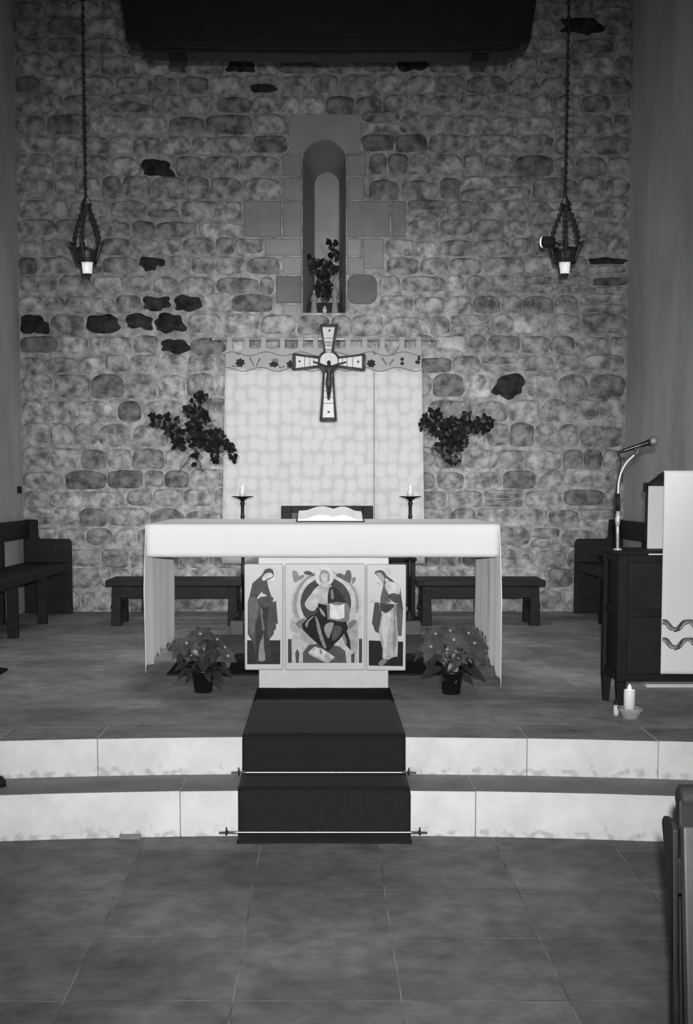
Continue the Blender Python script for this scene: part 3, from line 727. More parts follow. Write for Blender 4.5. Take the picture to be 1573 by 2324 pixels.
def bandtop(px):
    c = min(tabs, key=lambda q: abs(q-px)); d = abs(px-c)
    if d < 5.5: return 766
    # cloth rises to each tab and dips between
    k = [tabs[i+1]-tabs[i] for i in range(len(tabs)-1)]
    dip = 806 if int(c) in (521, 868) or (int(c) in (560, 912) and px < c) else 792
    return 789+(dip-789)*min(1, (d-5.5)/11.0)
prev = None
for px in xs:
    if px > 957: break
    T = hx(px, bandtop(px), YH-.004); B = hx(px, 840, YH-.004)
    a = mb.vert(T); b = mb.vert(B); a2 = mb.vert(T+Vector((0, .003, 0))); b2 = mb.vert(B+Vector((0, .003, 0)))
    if prev: mb.face((prev[0], a, b, prev[1]), 0, False); mb.face((prev[2], prev[3], b2, a2), 0, False)
    prev = (a, b, a2, b2)
mb.build('top_band', BAND, t, fix=False)
# tab loops over the rod
for c in tabs:
    if abs(c-752) < 1: continue
    mb = MB(); p = hx(c, 768.5); hw = 5.5*YH/F
    pts = [(p.y+.018*math.cos(R(a)), p.z+.018*math.sin(R(a))) for a in range(-60, 241, 30)]
    for (ya, za), (yb, zb) in zip(pts[:-1], pts[1:]): mb.poly([(p.x-hw, ya, za), (p.x+hw, ya, za), (p.x+hw, yb, zb), (p.x-hw, yb, zb)], 0, True)
    o = mb.build('tab', BAND, t)
a, b = hx(485, 769.5), hx(992, 769.5)
mb = MB(); mb.tube([a, b], .0115, 12); mb.ball(a, .016); mb.ball(b, .016); rod = mb.build('rod', CHROME, t)
for px in (495, 982):
    p = hx(px, 769.5); mb = MB(); mb.box((p.x-.006, p.y, p.z-.02), (p.x+.006, YW+.005, p.z-.008)); mb.build('rod_bracket', IRON, rod)
DK = mat('embroidery_dark', 0.035, 0.9, 0.2); GR = mat('embroidery_grey', 0.22, 0.9, 0.1)
for base, ph in ((803, 0), (838, 1.1)):
    mb = MB()
    pts = [hx(512+i*(957-512)/80, base+4.5*math.sin((512+i*445/80)*2*math.pi/78+ph), YH-.008) for i in range(81)]
    mb.tube(pts, .0038, 6)
    mb.build('wavy_braid', GR, t)
def star(cx, cy, rx, ry, k, seed, mi=0):
    random.seed(seed); pts = []
    for i in range(2*k):
        rr_ = 1 if i % 2 == 0 else random.uniform(.62, .8); an = 2*math.pi*i/(2*k)+.3
        pts.append(hx(cx+rx*rr_*math.cos(an), cy+ry*rr_*math.sin(an), YH-.010))
    mb = MB(); mb.prism(pts, (0, .005, 0)); mb.build('embroidered_leaf', (DK, GR)[mi], t)
for s_ in ((545, 823, 12, 11, 7, 1), (660, 827, 11, 11, 6, 4), (843, 825, 11, 10, 7, 5), (622, 827, 13, 7, 6, 3), (913, 815, 5, 5, 5, 6), (913, 825, 5, 5, 5, 7), (951, 813, 4, 7, 5, 8), (948, 822, 7, 5, 6, 9)): star(*s_)
star(624, 818, 10, 5, 6, 2, 1)
for p_ in (((567, 812), (577, 831)), ((590, 813), (582, 831)), ((867, 812), (878, 828)), ((893, 816), (884, 828)), ((527, 830), (533, 832), (540, 828)), ((633, 833), (639, 834), (646, 831))):
    mb = MB(); mb.tube([hx(x, y, YH-.008) for x, y in p_], [.008]+[.005]*(len(p_)-1), 6); mb.build('embroidered_stem', GR, t)

# ---------------------------------------------------------------- cross with corpus
YX = 10.355
t = thing('crucifix', (0, YX, zz(955, YX)), 'crucifix with flared arms, pale inlaid panels and a dark figure, over the cloth hanging', 'crucifix')
X_ = lambda px, py, y=YX: at(px, py, y)
outer = [(728, 737), (766, 737), (756, 798), (763, 802), (768, 811), (828, 804), (827, 841), (765, 832), (756, 846), (763, 955), (727, 955), (734.5, 846), (724, 832), (664, 839), (666, 803), (725, 811), (730, 802), (737, 798)]
cxm, cym = 745, 821
FR = mat('cross_frame', .10, .5, .25, 20, metal=.3); ENA = mat('enamel', .66, .3, .10, 20, spec=.5); ENB = mat('enamel_grey', .36, .3, .15, 20, spec=.5)
mb = MB(); mb.prism([X_(*p) for p in outer], (0, .055, 0)); fr = mb.build('frame', mat('cross_body', .05, .6, .2), t)
mb = MB()
for px in (747,):
    p = X_(px, 744, YX+.05); hk = MB(); hk.box((p.x-.012, YX+.05, p.z-.02), (p.x+.012, YW+.01, p.z)); hk.build('wall_hook', IRON, t)
n = len(outer)
for i in range(n):
    mb.tube([X_(*outer[i], YX-.002), X_(*outer[(i+1) % n], YX-.002)], .008, 6)
mb.build('rim', FR, t)
mb = MB()
def inlay(pts, mi=0, d=.006): q_ = MB(); q_.prism([X_(x, y, YX-d) for x, y in pts], (0, d, 0)); q_.build('inlaid_panel', (ENA, ENB)[mi], t)
def arm(c0, c1, w0, w1, cuts, vert=True):
    for k, (a, b, mi) in enumerate(cuts):
        wa, wb = w0+(w1-w0)*a, w0+(w1-w0)*b; pa, pb = c0+(c1-c0)*a, c0+(c1-c0)*b
        g = .6*(1 if pb > pa else -1)
        if vert: inlay([(cxm-wa+.5, pa+g), (cxm+wa+.5, pa+g), (cxm+wb+.5, pb-g), (cxm-wb+.5, pb-g)], mi)
        else: inlay([(pa+g, 821.5-wa), (pa+g, 821.5+wa), (pb-g, 821.5+wb), (pb-g, 821.5-wb)], mi)
arm(800, 742, 6, 14, [(0, .12, 1), (.12, .26, 0), (.26, .42, 1), (.42, .56, 0), (.56, 1, 0)])
arm(846, 948, 7.5, 13, [(0, .25, 0), (.25, .4, 0), (.4, .55, 0), (.55, .68, 0), (.68, 1, 0)])
arm(768, 822, 7, 14, [(0, .18, 0), (.18, .36, 0), (.36, .6, 0), (.6, 1, 0)], False)
arm(722, 671, 7, 14, [(0, .18, 0), (.18, .36, 0), (.36, .6, 0), (.6, 1, 0)], False)
mb = MB(); mb.prism([X_(x, y, YX-.010) for x, y in ell(746.5, 819, 20, 19, 28)], (0, .01, 0)); mb.build('central_disc', ENA, t)
for px, py in ((748, 750), (680, 820), (813, 821), (746, 935)):
    mb = MB(); mb.ball(X_(px, py, YX-.008), (.010, .006, .010)); mb.build('stud', FR, t)
# the figure: one continuous skinned body
def skinned(name, joints, edges, radii, material, parent, sub=2):
    me = bpy.data.meshes.new(name); org = Vector(ORG[parent.name]) if parent else Vector((0, 0, 0))
    me.from_pydata([tuple(Vector(j)-org) for j in joints], edges, []); me.materials.append(material)
    o = bpy.data.objects.new(name, me); COL.objects.link(o); o.parent = parent; ORG[o.name] = tuple(org)
    o.modifiers.new('skin', 'SKIN').use_smooth_shade = True
    for i, r_ in enumerate(radii): me.skin_vertices[0].data[i].radius = (r_, r_)
    me.skin_vertices[0].data[0].use_root = True
    s = o.modifiers.new('sub', 'SUBSURF'); s.levels = sub; s.render_levels = sub
    return o
yb_ = YX-.035
J = [(746.5, 862), (747, 845), (747, 834), (747, 830), (746.5, 823), (746, 818),            # pelvis, waist, chest, neck, head
     (739, 832), (729, 827), (718, 823), (710, 820), (755, 832), (766, 827), (777, 824), (787, 821),
     (743, 868), (744, 886), (745, 901), (745.5, 908), (750, 868), (749, 886), (747, 901), (746.5, 908)]
J3 = [tuple(X_(px, py, yb_-(.012 if i in (5, 15, 19) else 0))) for i, (px, py) in enumerate(J)]
Eg = [(0, 1), (1, 2), (2, 3), (3, 4), (4, 5), (2, 6), (6, 7), (7, 8), (8, 9), (2, 10), (10, 11), (11, 12), (12, 13), (0, 14), (14, 15), (15, 16), (16, 17), (0, 18), (18, 19), (19, 20), (20, 21)]
Rd = [.026, .022, .027, .012, .019, .016, .014, .010, .008, .006, .014, .010, .008, .006, .018, .013, .009, .008, .018, .013, .009, .008]
BRZ = mat('dark_bronze', .022, .45, .3, 20, spec=.4)
skinned('corpus', J3, Eg, Rd, BRZ, t)
mb = MB(); p = X_(746.5, 866, yb_)
mb.lathe([(.027, -.03), (.030, 0), (.028, .05), (.026, .056)], p-Vector((0, 0, .025)), 14); mb.build('loincloth', mat('bronze_grey', .06, .5, .2), t)

# ---------------------------------------------------------------- pendant lamps
def pendant(px_top, px, loc_py, label):
    Y = 7.5; x = xx(px, Y, 560); zc = zz(465, Y); zb = zz(583, Y); u = Y/F
    t = thing('pendant_lamp', (x, Y, zz(628, Y)), label, 'lamp', 'iron sanctuary lamps hanging on chains')
    # suspension chain to the ceiling
    mb = MB(); x0 = xx(px_top, Y, 0); ztop = 6.58; k = int((ztop-zc)/.025)
    for i in range(k):
        f = i/(k-1); z = zc+(ztop-zc)*f; xc = x+(x0-x)*min(1.4, (z-zc)/(4.58-zc))
        mb.torus((xc, Y, z), .0085, .0038, (1, 0, 0) if i % 2 else (0, 1, 0), 10, 6, 0, 1.0)
    mb.tube([(x, Y, zc), (x+(x0-x)*1.4*(ztop-zc)/(ztop-zc), Y, ztop)], .0055, 6)
    mb.build('suspension_chain', IRON, t)
    mb = MB(); mb.lathe([(.012, .045), (.020, .03), (.034, .006), (.040, 0), (.030, -.006), (.026, -.03), (.02, -.04)], (x, Y, zc-.0), 14); mb.build('crown', IRON, t)
    # three short chains spreading to the bowl
    for a in (-12, 168, 262):
        mb = MB(); ca, sa = math.cos(R(a)), math.sin(R(a)); zbot = zz(563, Y)
        pts = []
        for i in range(15):
            f = i/14; rr_ = .018+.066*math.sin(f*math.pi*.55); z = zc-.02+(zbot-zc+.02)*f; pts.append(Vector((x+rr_*ca, Y+rr_*sa, z)))
        for i in range(14):
            c = (pts[i]+pts[i+1])/2; d = pts[i+1]-pts[i]
            mb.torus(c, .0125, .0052, Vector((ca, sa, 0)) if i % 2 else Vector((-sa, ca, .3)), 10, 6)
        mb.tube(pts, .006, 6); mb.build('chain', IRON, t)
        # flaring leaf-shaped arm
        mb = MB(); q0 = []
        for rr_, py_ in ((.066, 599), (.069, 588), (.078, 572), (.090, 561), (.103, 553), (.116, 547)): q0.append(Vector((x+rr_*ca, Y+rr_*sa, zz(py_, Y))))
        mb.tube(q0, [.006, .009, .013, .015, .010, .003], 8); mb.build('arm', IRON, t)
    mb = MB(); mb.lathe([(.060, zz(598, Y)), (.064, zz(596, Y)), (.074, zz(578, Y)), (.078, zz(565, Y)), (.074, zz(565, Y)), (.068, zz(580, Y)), (.056, zz(596, Y))], (x, Y, 0), 24, cap=False); mb.build('bowl', IRON, t)
    mb = MB(); mb.torus((x, Y, zz(590, Y)), .060, .004, (0, 0, 1), 28, 6); tag(mb.build('rim', mat('brass_rim', .5, .3, .05, metal=1.0), t), 'shiny rim', None)
    gl = mat('frosted_glass', .6, .3, .05, emit=.35)
    mb = MB(); za = zz(594, Y); zb2 = zz(622, Y); mb.lathe([(.026, zb2), (.029, zb2+.004), (.033, (za+zb2)/2), (.037, za), (.034, za), (.030, (za+zb2)/2), (.024, zb2+.006)], (x, Y, 0), 20); cup = mb.build('glass_cup', gl, t)
    mb = MB(); mb.torus((x, Y, zb2-.004), .024, .005, (0, 0, 1), 20, 6); mb.tube([(x-.024, Y, zb2-.004), (x-.045, Y, za), (x-.058, Y, zz(597, Y))], .0035, 6); mb.tube([(x+.02, Y+.014, zb2-.004), (x+.04, Y+.03, za), (x+.05, Y+.03, zz(597, Y))], .0035, 6); mb.build('cup_holder', IRON, t)
    mb = MB(); mb.ball((x, Y, zb2+.028), (.014, .014, .022)); mb.build('bulb', FLAME, cup)
    return t, x, Y
pendant(188, 197.5, 0, 'iron hanging lamp with glass cup on the long chain over the left bench')
pr_, px_, py_ = pendant(1292, 1282.5, 0, 'iron hanging lamp with glass cup beside a round spotlight, over the right bench')
# spotlight beside the right-hand lamp, clamped on the lamp's arm
Y = 7.46; c = at(1243, 549, Y); ax = Vector((-.93, -.24, -.05)).normalized()
t = thing('spotlight', tuple(c), 'small black cylindrical spotlight with a bright rim, beside the right hanging lamp', 'spotlight')
mb = MB(); mb.lathe([(.014, -.05), (.030, -.042), (.0345, -.02), (.036, .030), (.036, .034), (.031, .034), (.030, .0), (.010, -.01)], c, 24, axis=ax); mb.build('housing', BLACK, t)
mb = MB(); up_ = Vector((0, 0, 1)); up_ = (up_-ax*up_.dot(ax)).normalized(); lf = ax.cross(up_); lf = lf if lf.x < 0 else -lf
mb.tube([c+ax*.0345+(up_*math.cos(R(a_))+lf*math.sin(R(a_)))*.0325 for a_ in range(0, 181, 12)], [.0006+.0042*math.sin(R(a_)) for a_ in range(0, 181, 12)], 8); mb.build('rim_glint', mat('glint_glow', .8, .4, .02, emit=.8), t)  # crescent of light on the rim, put in as a glowing arc
mb = MB(); mb.tube([c-ax*.045, at(1262, 552, 7.48), at(1272, 556, 7.5)], .007, 8); mb.build('bracket', IRON, t)

# ---------------------------------------------------------------- canopy board at the top
YB = 7.0
t = thing('hanging_canopy', (0, YB, zz(122, YB)), 'black wooden canopy board hanging across the top above the altar', 'canopy')
bp = lambda px, py: at(px, py, YB)
left = [(232, -330), (275, 0), (287, 93), (302, 97), (312, 97), (320, 106), (334, 115), (350, 118)]
right = [(1130, 119), (1150, 118), (1172, 110), (1184, 99), (1196, 98), (1204, 93), (1218, 0), (1262, -330)]
mb = MB(); mb.prism([bp(*p) for p in left+[(735, 123)]+right], (0, .14, 0)); mb.build('board', BLACK, t, .006)
mb = MB(); mb.prism([bp(p[0], p[1]) + Vector((0, -.03, 0)) for p in [(318, 88), (1190, 90), (1172, 104), (1150, 113), (735, 117), (350, 112), (330, 104)]], (0, .03, 0)); mb.build('moulding', BLACK, t, .004)
for a_, b_ in ((383, 420), (1074, 1110)):
    mb = MB(); p0 = bp(a_, 110); p1 = bp(b_, 138); mb.box((p0.x, YB+.02, p1.z), (p1.x, YB+.11, p0.z)); mb.build('peg', BLACK, t, .006)

# ---------------------------------------------------------------- leaves
def leaf(mb, c, d, nrm, L_, W_, mi=0, curl=.15, pointed=False):
    c = Vector(c); d = Vector(d).normalized(); nrm = Vector(nrm); s = d.cross(nrm).normalized(); nn = s.cross(d).normalized()
    if pointed: prof = [(0, .05), (.15, .55), (.32, .95), (.5, 1.0), (.62, .80), (.78, .50), (1, .0)]
    else: prof = [(0, .12), (.2, .72), (.45, 1), (.7, .88), (.9, .5), (1, .05)]
    P = []
    for u, w_ in prof:
        o_ = c+d*L_*u-nn*curl*L_*u*u
        P.append((mb.vert(o_+s*W_*.5*w_+nn*.06*L_*w_), mb.vert(o_), mb.vert(o_-s*W_*.5*w_+nn*.06*L_*w_)))
    for a, b in zip(P[:-1], P[1:]):
        mb.face((a[0], a[1], b[1], b[0]), mi, True); mb.face((a[1], a[2], b[2], b[1]), mi, True)
def rv(): return Vector((random.uniform(-1, 1), random.uniform(-1, 1), random.uniform(-1, 1)))
def bouquet(Y, origin, stems, blobs, label, name, extra=None, lsize=.060, depth=.09, cat='foliage'):
    o3 = at(*origin, Y); t = thing(name, tuple(o3), label, cat)
    mb = MB()
    for st in stems: mb.tube([at(px, py, Y+.02*math.sin(i*2)) for i, (px, py) in enumerate(smooth(st, 3, False))], .0035, 5)
    mb.build('stems', TWIG, t)
    mb = MB()
    for (bx, by, br, n_) in blobs:
        for _ in range(n_):
            an = random.uniform(0, 6.283); rr_ = br*math.sqrt(random.random())
            c = at(bx+rr_*math.cos(an), by+rr_*math.sin(an), Y+random.uniform(-depth, depth*.4))
            d = (Vector((math.cos(an), 0, -math.sin(an)))+rv()*.8); nrm = Vector((0, -1, 0))+rv()*.55
            L_ = lsize*random.uniform(.75, 1.2); leaf(mb, c-d.normalized()*L_*.5, d, nrm, L_, L_*.66)
    mb.build('leaves', LEAF, t, fix=False)
    return t
random.seed(5)
tb = bouquet(10.38, (446, 1045), [[(446, 1060), (445, 1020), (452, 960), (450, 905), (462, 898)], [(445, 1030), (420, 985), (390, 960), (350, 942)], [(446, 1035), (480, 1000), (515, 1015), (530, 1045)], [(445, 1020), (395, 975)]],
        [(450, 903, 10, 10), (460, 900, 9, 8), (437, 914, 8, 5), (430, 934, 12, 14), (452, 940, 18, 40), (465, 948, 12, 22), (345, 943, 8, 8), (353, 960, 9, 10), (363, 948, 7, 5), (378, 952, 12, 8), (398, 953, 6, 4),
         (385, 972, 15, 34), (400, 984, 17, 40), (408, 1004, 12, 18), (398, 1010, 7, 5), (418, 1018, 5, 3), (440, 970, 18, 44), (445, 995, 20, 54), (465, 1000, 20, 54), (485, 995, 18, 46), (498, 985, 8, 8), (502, 1005, 16, 36), (485, 1020, 14, 26), (490, 1042, 8, 8), (515, 1010, 9, 8), (525, 1020, 9, 9), (530, 1040, 8, 9), (443, 1032, 6, 6), (444, 1055, 4, 2)],
        'dark leafy branches fixed to the stone wall left of the cloth hanging', 'leafy_branches')
mb = MB(); 
for p_ in (((437, 1030), (425, 1048), (407, 1069)), ((446, 1040), (452, 1055), (461, 1070)), ((446, 1040), (456, 1052), (457, 1060))): mb.tube([at(x, y, 10.42) for x, y in p_], .004, 5)
mb.build('bare_twig', TWIG, tb)
random.seed(6)
bouquet(10.38, (1024, 1050), [[(1024, 1062), (1024, 1020), (1010, 960), (985, 940)], [(1024, 1030), (1050, 980), (1100, 945)], [(1024, 1020), (1000, 990), (962, 955)]],
        [(957, 968, 7, 6), (966, 950, 9, 9), (983, 938, 10, 11), (996, 938, 8, 6), (978, 962, 12, 17), (990, 978, 11, 14), (992, 955, 10, 10), (1006, 975, 15, 32), (1022, 962, 14, 24), (1034, 965, 13, 26), (1056, 942, 8, 6), (1062, 944, 6, 4), (1055, 965, 14, 32), (1045, 982, 16, 40), (1022, 995, 16, 42), (1005, 1005, 12, 20), (995, 1018, 7, 6), (1040, 1008, 14, 30), (1025, 1020, 12, 18), (1052, 1000, 10, 14),
         (1075, 970, 12, 22), (1090, 958, 11, 16), (1103, 950, 8, 8), (1112, 955, 7, 6), (1100, 975, 9, 8), (1114, 966, 6, 4), (1012, 1040, 7, 5), (1020, 1048, 7, 5), (1035, 1045, 6, 4)],
        'dark leafy branches fixed to the stone wall right of the cloth hanging', 'leafy_branches')

# ---------------------------------------------------------------- things in the wall niche
YN = 10.67
t = thing('planter_box', (xx(735, YN, 700), YN, NZ0), 'black planter box standing on the sill of the arched niche', 'planter')
a = at(697, 688, YN-.05); b = at(774, 708, YN-.05)
mb = MB(); mb.box((a.x, YN-.06, NZ0+.002), (b.x, YN+.08, a.z-.005)); mb.build('box', BLACK, t, .006)
mb = MB(); mb.box((a.x+.012, YN-.048, a.z-.006), (b.x-.012, YN+.068, a.z+.004)); mb.build('soil', BLACK, t)
random.seed(8)
bouquet(YN-.02, (735, 690), [[(735, 690), (728, 640), (712, 605), (703, 588)], [(738, 690), (742, 640), (755, 600), (752, 548)], [(735, 690), (720, 640), (727, 600)], [(740, 690), (750, 650), (765, 620)]],
        [(750, 549, 5, 5), (764, 555, 5, 3), (755, 566, 6, 6), (765, 571, 4, 3), (756, 576, 5, 4), (748, 581, 4, 3), (763, 584, 5, 4), (702, 584, 4, 2), (704, 598, 7, 5), (716, 596, 8, 10), (729, 596, 6, 5), (714, 610, 8, 12), (745, 598, 8, 8), (739, 612, 8, 12), (758, 612, 9, 14), (762, 608, 7, 8), (726, 625, 12, 26), (742, 625, 10, 20), (735, 645, 16, 48), (728, 660, 14, 30), (742, 668, 12, 26)],
        'dark leafy branches growing out of the planter in the arched niche', 'niche_branches', lsize=.056, depth=.035)
STAT = mat('pale_plaster_figure', .28, .6, .3, 30)
def statuette(px, top, bot, label):
    Y = 10.548; p = at(px, bot, Y); hgt = at(px, top, Y).z-p.z; r = hgt*.20
    p.z = NZ0+.001; r = min(r, .034)
    t = thing('statuette', tuple(p), label, 'figurine', 'pale figurines in front of the niche planter')
    mb = MB(); mb.lathe([(r*.9, 0), (r, hgt*.05), (r*.8, hgt*.25), (r*.72, hgt*.45), (r*.85, hgt*.62), (r*.80, hgt*.72), (r*.35, hgt*.80), (r*.30, hgt*.82)], p, 14); mb.build('robe', STAT, t)
    mb = MB(); mb.ball(p+Vector((0, 0, hgt*.90)), (r*.42, r*.42, hgt*.10)); mb.build('head', STAT, t)
    mb = MB(); mb.tube([p+Vector((-r*.8, 0, hgt*.68)), p+Vector((-r*.7, -r*.8, hgt*.52)), p+Vector((0, -r*1.1, hgt*.55))], [r*.25, r*.22, r*.15], 8); mb.tube([p+Vector((r*.8, 0, hgt*.68)), p+Vector((r*.7, -r*.8, hgt*.52)), p+Vector((0, -r*1.1, hgt*.55))], [r*.25, r*.22, r*.15], 8); mb.build('arms', STAT, t)
# a pair of figurines stands on a ledge in front of the plants
LZ = zz(700, YN-.10)
sh = MB(); la = at(692, 705, YN-.10); lb = at(779, 705, YN-.10); 
statuette(713, 654, 707.5, 'small pale figurine at the left of the planter in the niche')
statuette(760, 636, 707.5, 'taller pale figurine at the right of the planter in the niche')
mb = MB(); p = at(737, 707, 10.545); p.z = NZ0+.002
mb.lathe([(.012, 0), (.02, .01), (.024, .03), (.012, .05), (.004, .055)], p, 12); mb.ball(p+Vector((0, -.02, .052)), (.014, .01, .008)); tag(mb.build('candle_glass', mat('pale_glass', .6, .2, .1, 20)), 'tiny shiny glass candle between the figurines in the niche', 'candle')

# ---------------------------------------------------------------- poinsettias
BR = mat('red_bract', .085, .55, .35, 12, spec=.35); GL = mat('green_leaf', .035, .4, .35, 12, spec=.45); POT = mat('black_plastic', .008, .35, .1, spec=.4)
def poinsettia(x, y, heads, lows, label, seed):
    random.seed(seed); t = thing('potted_poinsettia', (x, y, CZ), label, 'potted plant', 'poinsettias in black pots before the altar')
    mb = MB(); mb.lathe([(.045, 0), (.049, .002), (.063, .112), (.067, .113), (.068, .128), (.064, .128), (.062, .115)], (x, y, CZ), 28); mb.build('pot', POT, t)
    mb = MB(); mb.lathe([(.0605, 0), (.0605, .004)], (x, y, CZ+.108), 24); mb.build('soil', BLACK, t)
    mbs = MB(); mbb = MB(); mbl = MB(); BUD = mat('pale_bud', .45, .4)
    base = Vector((x, y, CZ+.11))
    for (hx_, hy_, s_) in heads:
        c = at(hx_, hy_, y+random.uniform(-.11, .10)); mid = base.lerp(c, .5)+Vector((0, 0, .02))
        mbs.tube(smooth([tuple(base), tuple(mid), tuple(c)], 4, False), .0032, 5)
        ax = ((c-base).normalized()+Vector((0, -.7, .1))).normalized()
        u = ax.cross(Vector((0, 0, 1))).normalized(); v = ax.cross(u)
        for k in range(9):
            an = k*2*math.pi/9*2+random.uniform(-.2, .2); lay = k//5
            d = (u*math.cos(an)+v*math.sin(an)+ax*(.25+.25*lay)-Vector((0, 0, .15))); L_ = s_*random.uniform(.95, 1.25)*(1-.22*lay)
            leaf(mbb, c+ax*.004*lay, d, ax, L_, L_*.62, 0, .22, True)
        for k in range(8):
            an = random.uniform(0, 6.28); d = u*math.cos(an)+v*math.sin(an)-ax*.1-Vector((0, 0, .3)); L_ = s_*random.uniform(.9, 1.25)
            leaf(mbl, c-ax*random.uniform(.015, .05), d, ax, L_, L_*.58, 0, .3, True)
        mbf = MB(); cc_ = c+ax*.012
        for k in range(4): mbf.ball(cc_+(u*math.cos(k*1.6)+v*math.sin(k*1.6))*.004, .0048, 0, 6)
        tag(mbf.build('flower_bud', BUD, t), 'tiny pale buds', None)
    for (hx_, hy_, s_) in lows:
        c = at(hx_, hy_, y+random.uniform(-.08, .04)); d = (c-base)*Vector((1, 1, .3))+Vector((0, -.05, -.06))
        leaf(mbl, base.lerp(c, .55), d, Vector((0, -.6, .8)), s_, s_*.5, 0, .35, True)
        mbs.tube([base, base.lerp(c, .55)], .002, 4)
    mbs.build('stems', mat('green_stem', .05, .7, spec=.1), t); mbb.build('bracts', BR, t, fix=False); mbl.build('leaves', GL, t, fix=False)
poinsettia(-.683, 6.31, [(455, 1442, .075), (425, 1462, .07), (492, 1455, .075), (508, 1472, .065), (405, 1470, .07), (462, 1475, .075), (437, 1490, .06), (485, 1492, .065), (515, 1490, .06), (470, 1458, .06)],
           [(435, 1515, .10), (500, 1520, .11), (520, 1505, .10), (490, 1530, .11), (400, 1490, .09), (455, 1525, .08), (410, 1510, .09), (475, 1520, .08)], 'bushy potted poinsettia with drooping leaves left of the altar icon', 11)
poinsettia(.692, 6.26, [(990, 1442, .085), (1022, 1435, .08), (1062, 1440, .085), (1075, 1462, .08), (980, 1470, .08), (1015, 1468, .08), (1055, 1485, .09), (1082, 1488, .075), (960, 1478, .07), (1030, 1455, .07), (1040, 1495, .06)],
           [(965, 1505, .10), (1010, 1520, .10), (1085, 1510, .13), (1065, 1525, .09), (1030, 1510, .09), (985, 1500, .09), (1000, 1530, .07)], 'fuller potted poinsettia with broad bracts right of the altar icon', 12)

# ---------------------------------------------------------------- reading desk, lectern, microphone
YD = 5.744; XD = 1.472; ZDT = zz(1250, YD); ZDB = zz(1548, YD)
DWOOD = mat('desk_wood', .010, .6, .35, 5, .001, 30, spec=.15, stretch=(1, 1, 1)); DPAN = mat('desk_panel', .011, .6, .45, 3.5, spec=.2)
t = thing('reading_desk', (1.9, 5.9, CZ), 'tall dark wooden desk with panelled sides and slim legs under the lectern', 'desk')
XE = 2.35; YE = 6.09
for (x, y) in ((XD, YD), (XD, YE-.05), (XE-.05, YD), (XE-.05, YE-.05)):
    mb = MB(); mb.hexa([(x+.010, y+.008, CZ), (x+.040, y+.008, CZ), (x+.040, y+.042, CZ), (x+.010, y+.042, CZ), (x, y, ZDB), (x+.052, y, ZDB), (x+.052, y+.05, ZDB), (x, y+.05, ZDB)]); mb.box((x, y, ZDB), (x+.052, y+.05, ZDT-.02)); mb.build('leg', DWOOD, t, .005)
mb = MB(); mb.box((XD-.012, YD-.015, ZDT-.022), (XE+.012, YE+.015, ZDT)); mb.build('top', DWOOD, t, .006)
zm = zz(1392, YD)
for z in (ZDB, zm-.02, ZDT-.06):
    mb = MB(); mb.box((XD+.05, YD+.003, z), (XE-.05, YD+.035, z+.04)); mb.build('front_rail', DWOOD, t, .004)
mb = MB(); mb.box((XD+.05, YD+.014, ZDB+.03), (XE-.05, YD+.026, ZDT-.04)); mb.build('front_panel', DPAN, t)
mb = MB(); mb.box((XD+.018, YD+.05, ZDB+.01), (XD+.030, YE-.05, ZDT-.02)); mb.build('side_panel', DWOOD, t)
for z in (ZDB, zm-.02, ZDT-.06):
    mb = MB(); mb.box((XD+.006, YD+.05, z), (XD+.04, YE-.05, z+.04)); mb.build('side_rail', DWOOD, t, .004)
# lectern box on the desk
YL0, YL1 = 5.70, 5.93; XLc = at(1503, 1200, YL0).x
t = thing('lectern', (2.0, 5.82, ZDT), 'dark lectern with a sloping top standing on the reading desk', 'lectern')
zf = zz(1080, YL0)+.006; zb_ = zz(1103, YL1)
bx0 = XLc+.13
mb = MB(); mb.hexa([(bx0, YL0+.06, ZDT), (2.33, YL0+.06, ZDT), (2.33, YL1, ZDT), (bx0, YL1, ZDT), (bx0, YL0+.06, zf-.03), (2.33, YL0+.06, zf-.03), (2.33, YL1, zb_-.015), (bx0, YL1, zb_-.015)]); mb.build('body', DWOOD, t, .004)
mb = MB(); mb.hexa([(XLc-.01, YL0-.005, zf-.008), (2.36, YL0-.005, zf-.008), (2.36, YL1+.05, zb_-.014), (XLc-.01, YL1+.05, zb_-.014), (XLc-.01, YL0-.005, zf+.014), (2.36, YL0-.005, zf+.014), (2.36, YL1+.05, zb_+.006), (XLc-.01, YL1+.05, zb_+.006)]); mb.build('sloping_top', DWOOD, t, .003)
mb = MB(); mb.box((XLc-.02, YL1+.035, zb_-.028), (2.36, YL1+.06, zb_+.018)); mb.build('book_ledge', DWOOD, t, .004)
mb = MB(); x_ = XLc+.0; x_ = at(1467, 1200, YL1-.01).x; mb.box((x_, YL1-.008, ZDT), (at(1473, 1200, YL1).x, YL1+.02, zb_-.014)); mb.build('back_post', DWOOD, t, .003)
# white cloths
mb = MB(); zt_ = zf+.019; zbot = zz(1530, YL0-.03)
def fcl(u, v):
    x = XLc+(2.34-XLc)*u; tot = .16+(zt_-zbot); s = v*tot
    if s < .16: k_ = s/.16; y = YL1-.07-(YL1-.07-(YL0-.012))*k_; return (x, y, zt_+(-.016)*(1-k_)*1.0)
    q_ = (s-.16)/(zt_-zbot); return (x+.0025*q_, YL0-.013-.010*q_+.003*math.sin(x*16)*q_, zt_-(s-.16))
curvegrid(fcl, 30, 60)
t2 = thing('lectern_cloth', (2.0, YL0, zbot), 'long white cloth with two twisted printed bands hanging down the front of the lectern', 'cloth')
o = mb.build('front_fall', LINEN, t2, fix=True); sd = o.modifiers.new('thickness', 'SOLIDIFY'); sd.thickness = .003; sd.offset = 0
mb = MB(); ysf = YL1-.012; a = at(1472, 1103, ysf)
mb.box((a.x, ysf, ZDT+.002), (bx0+.08, ysf+.004, a.z)); mb.build('side_fall', LINEN, t2)
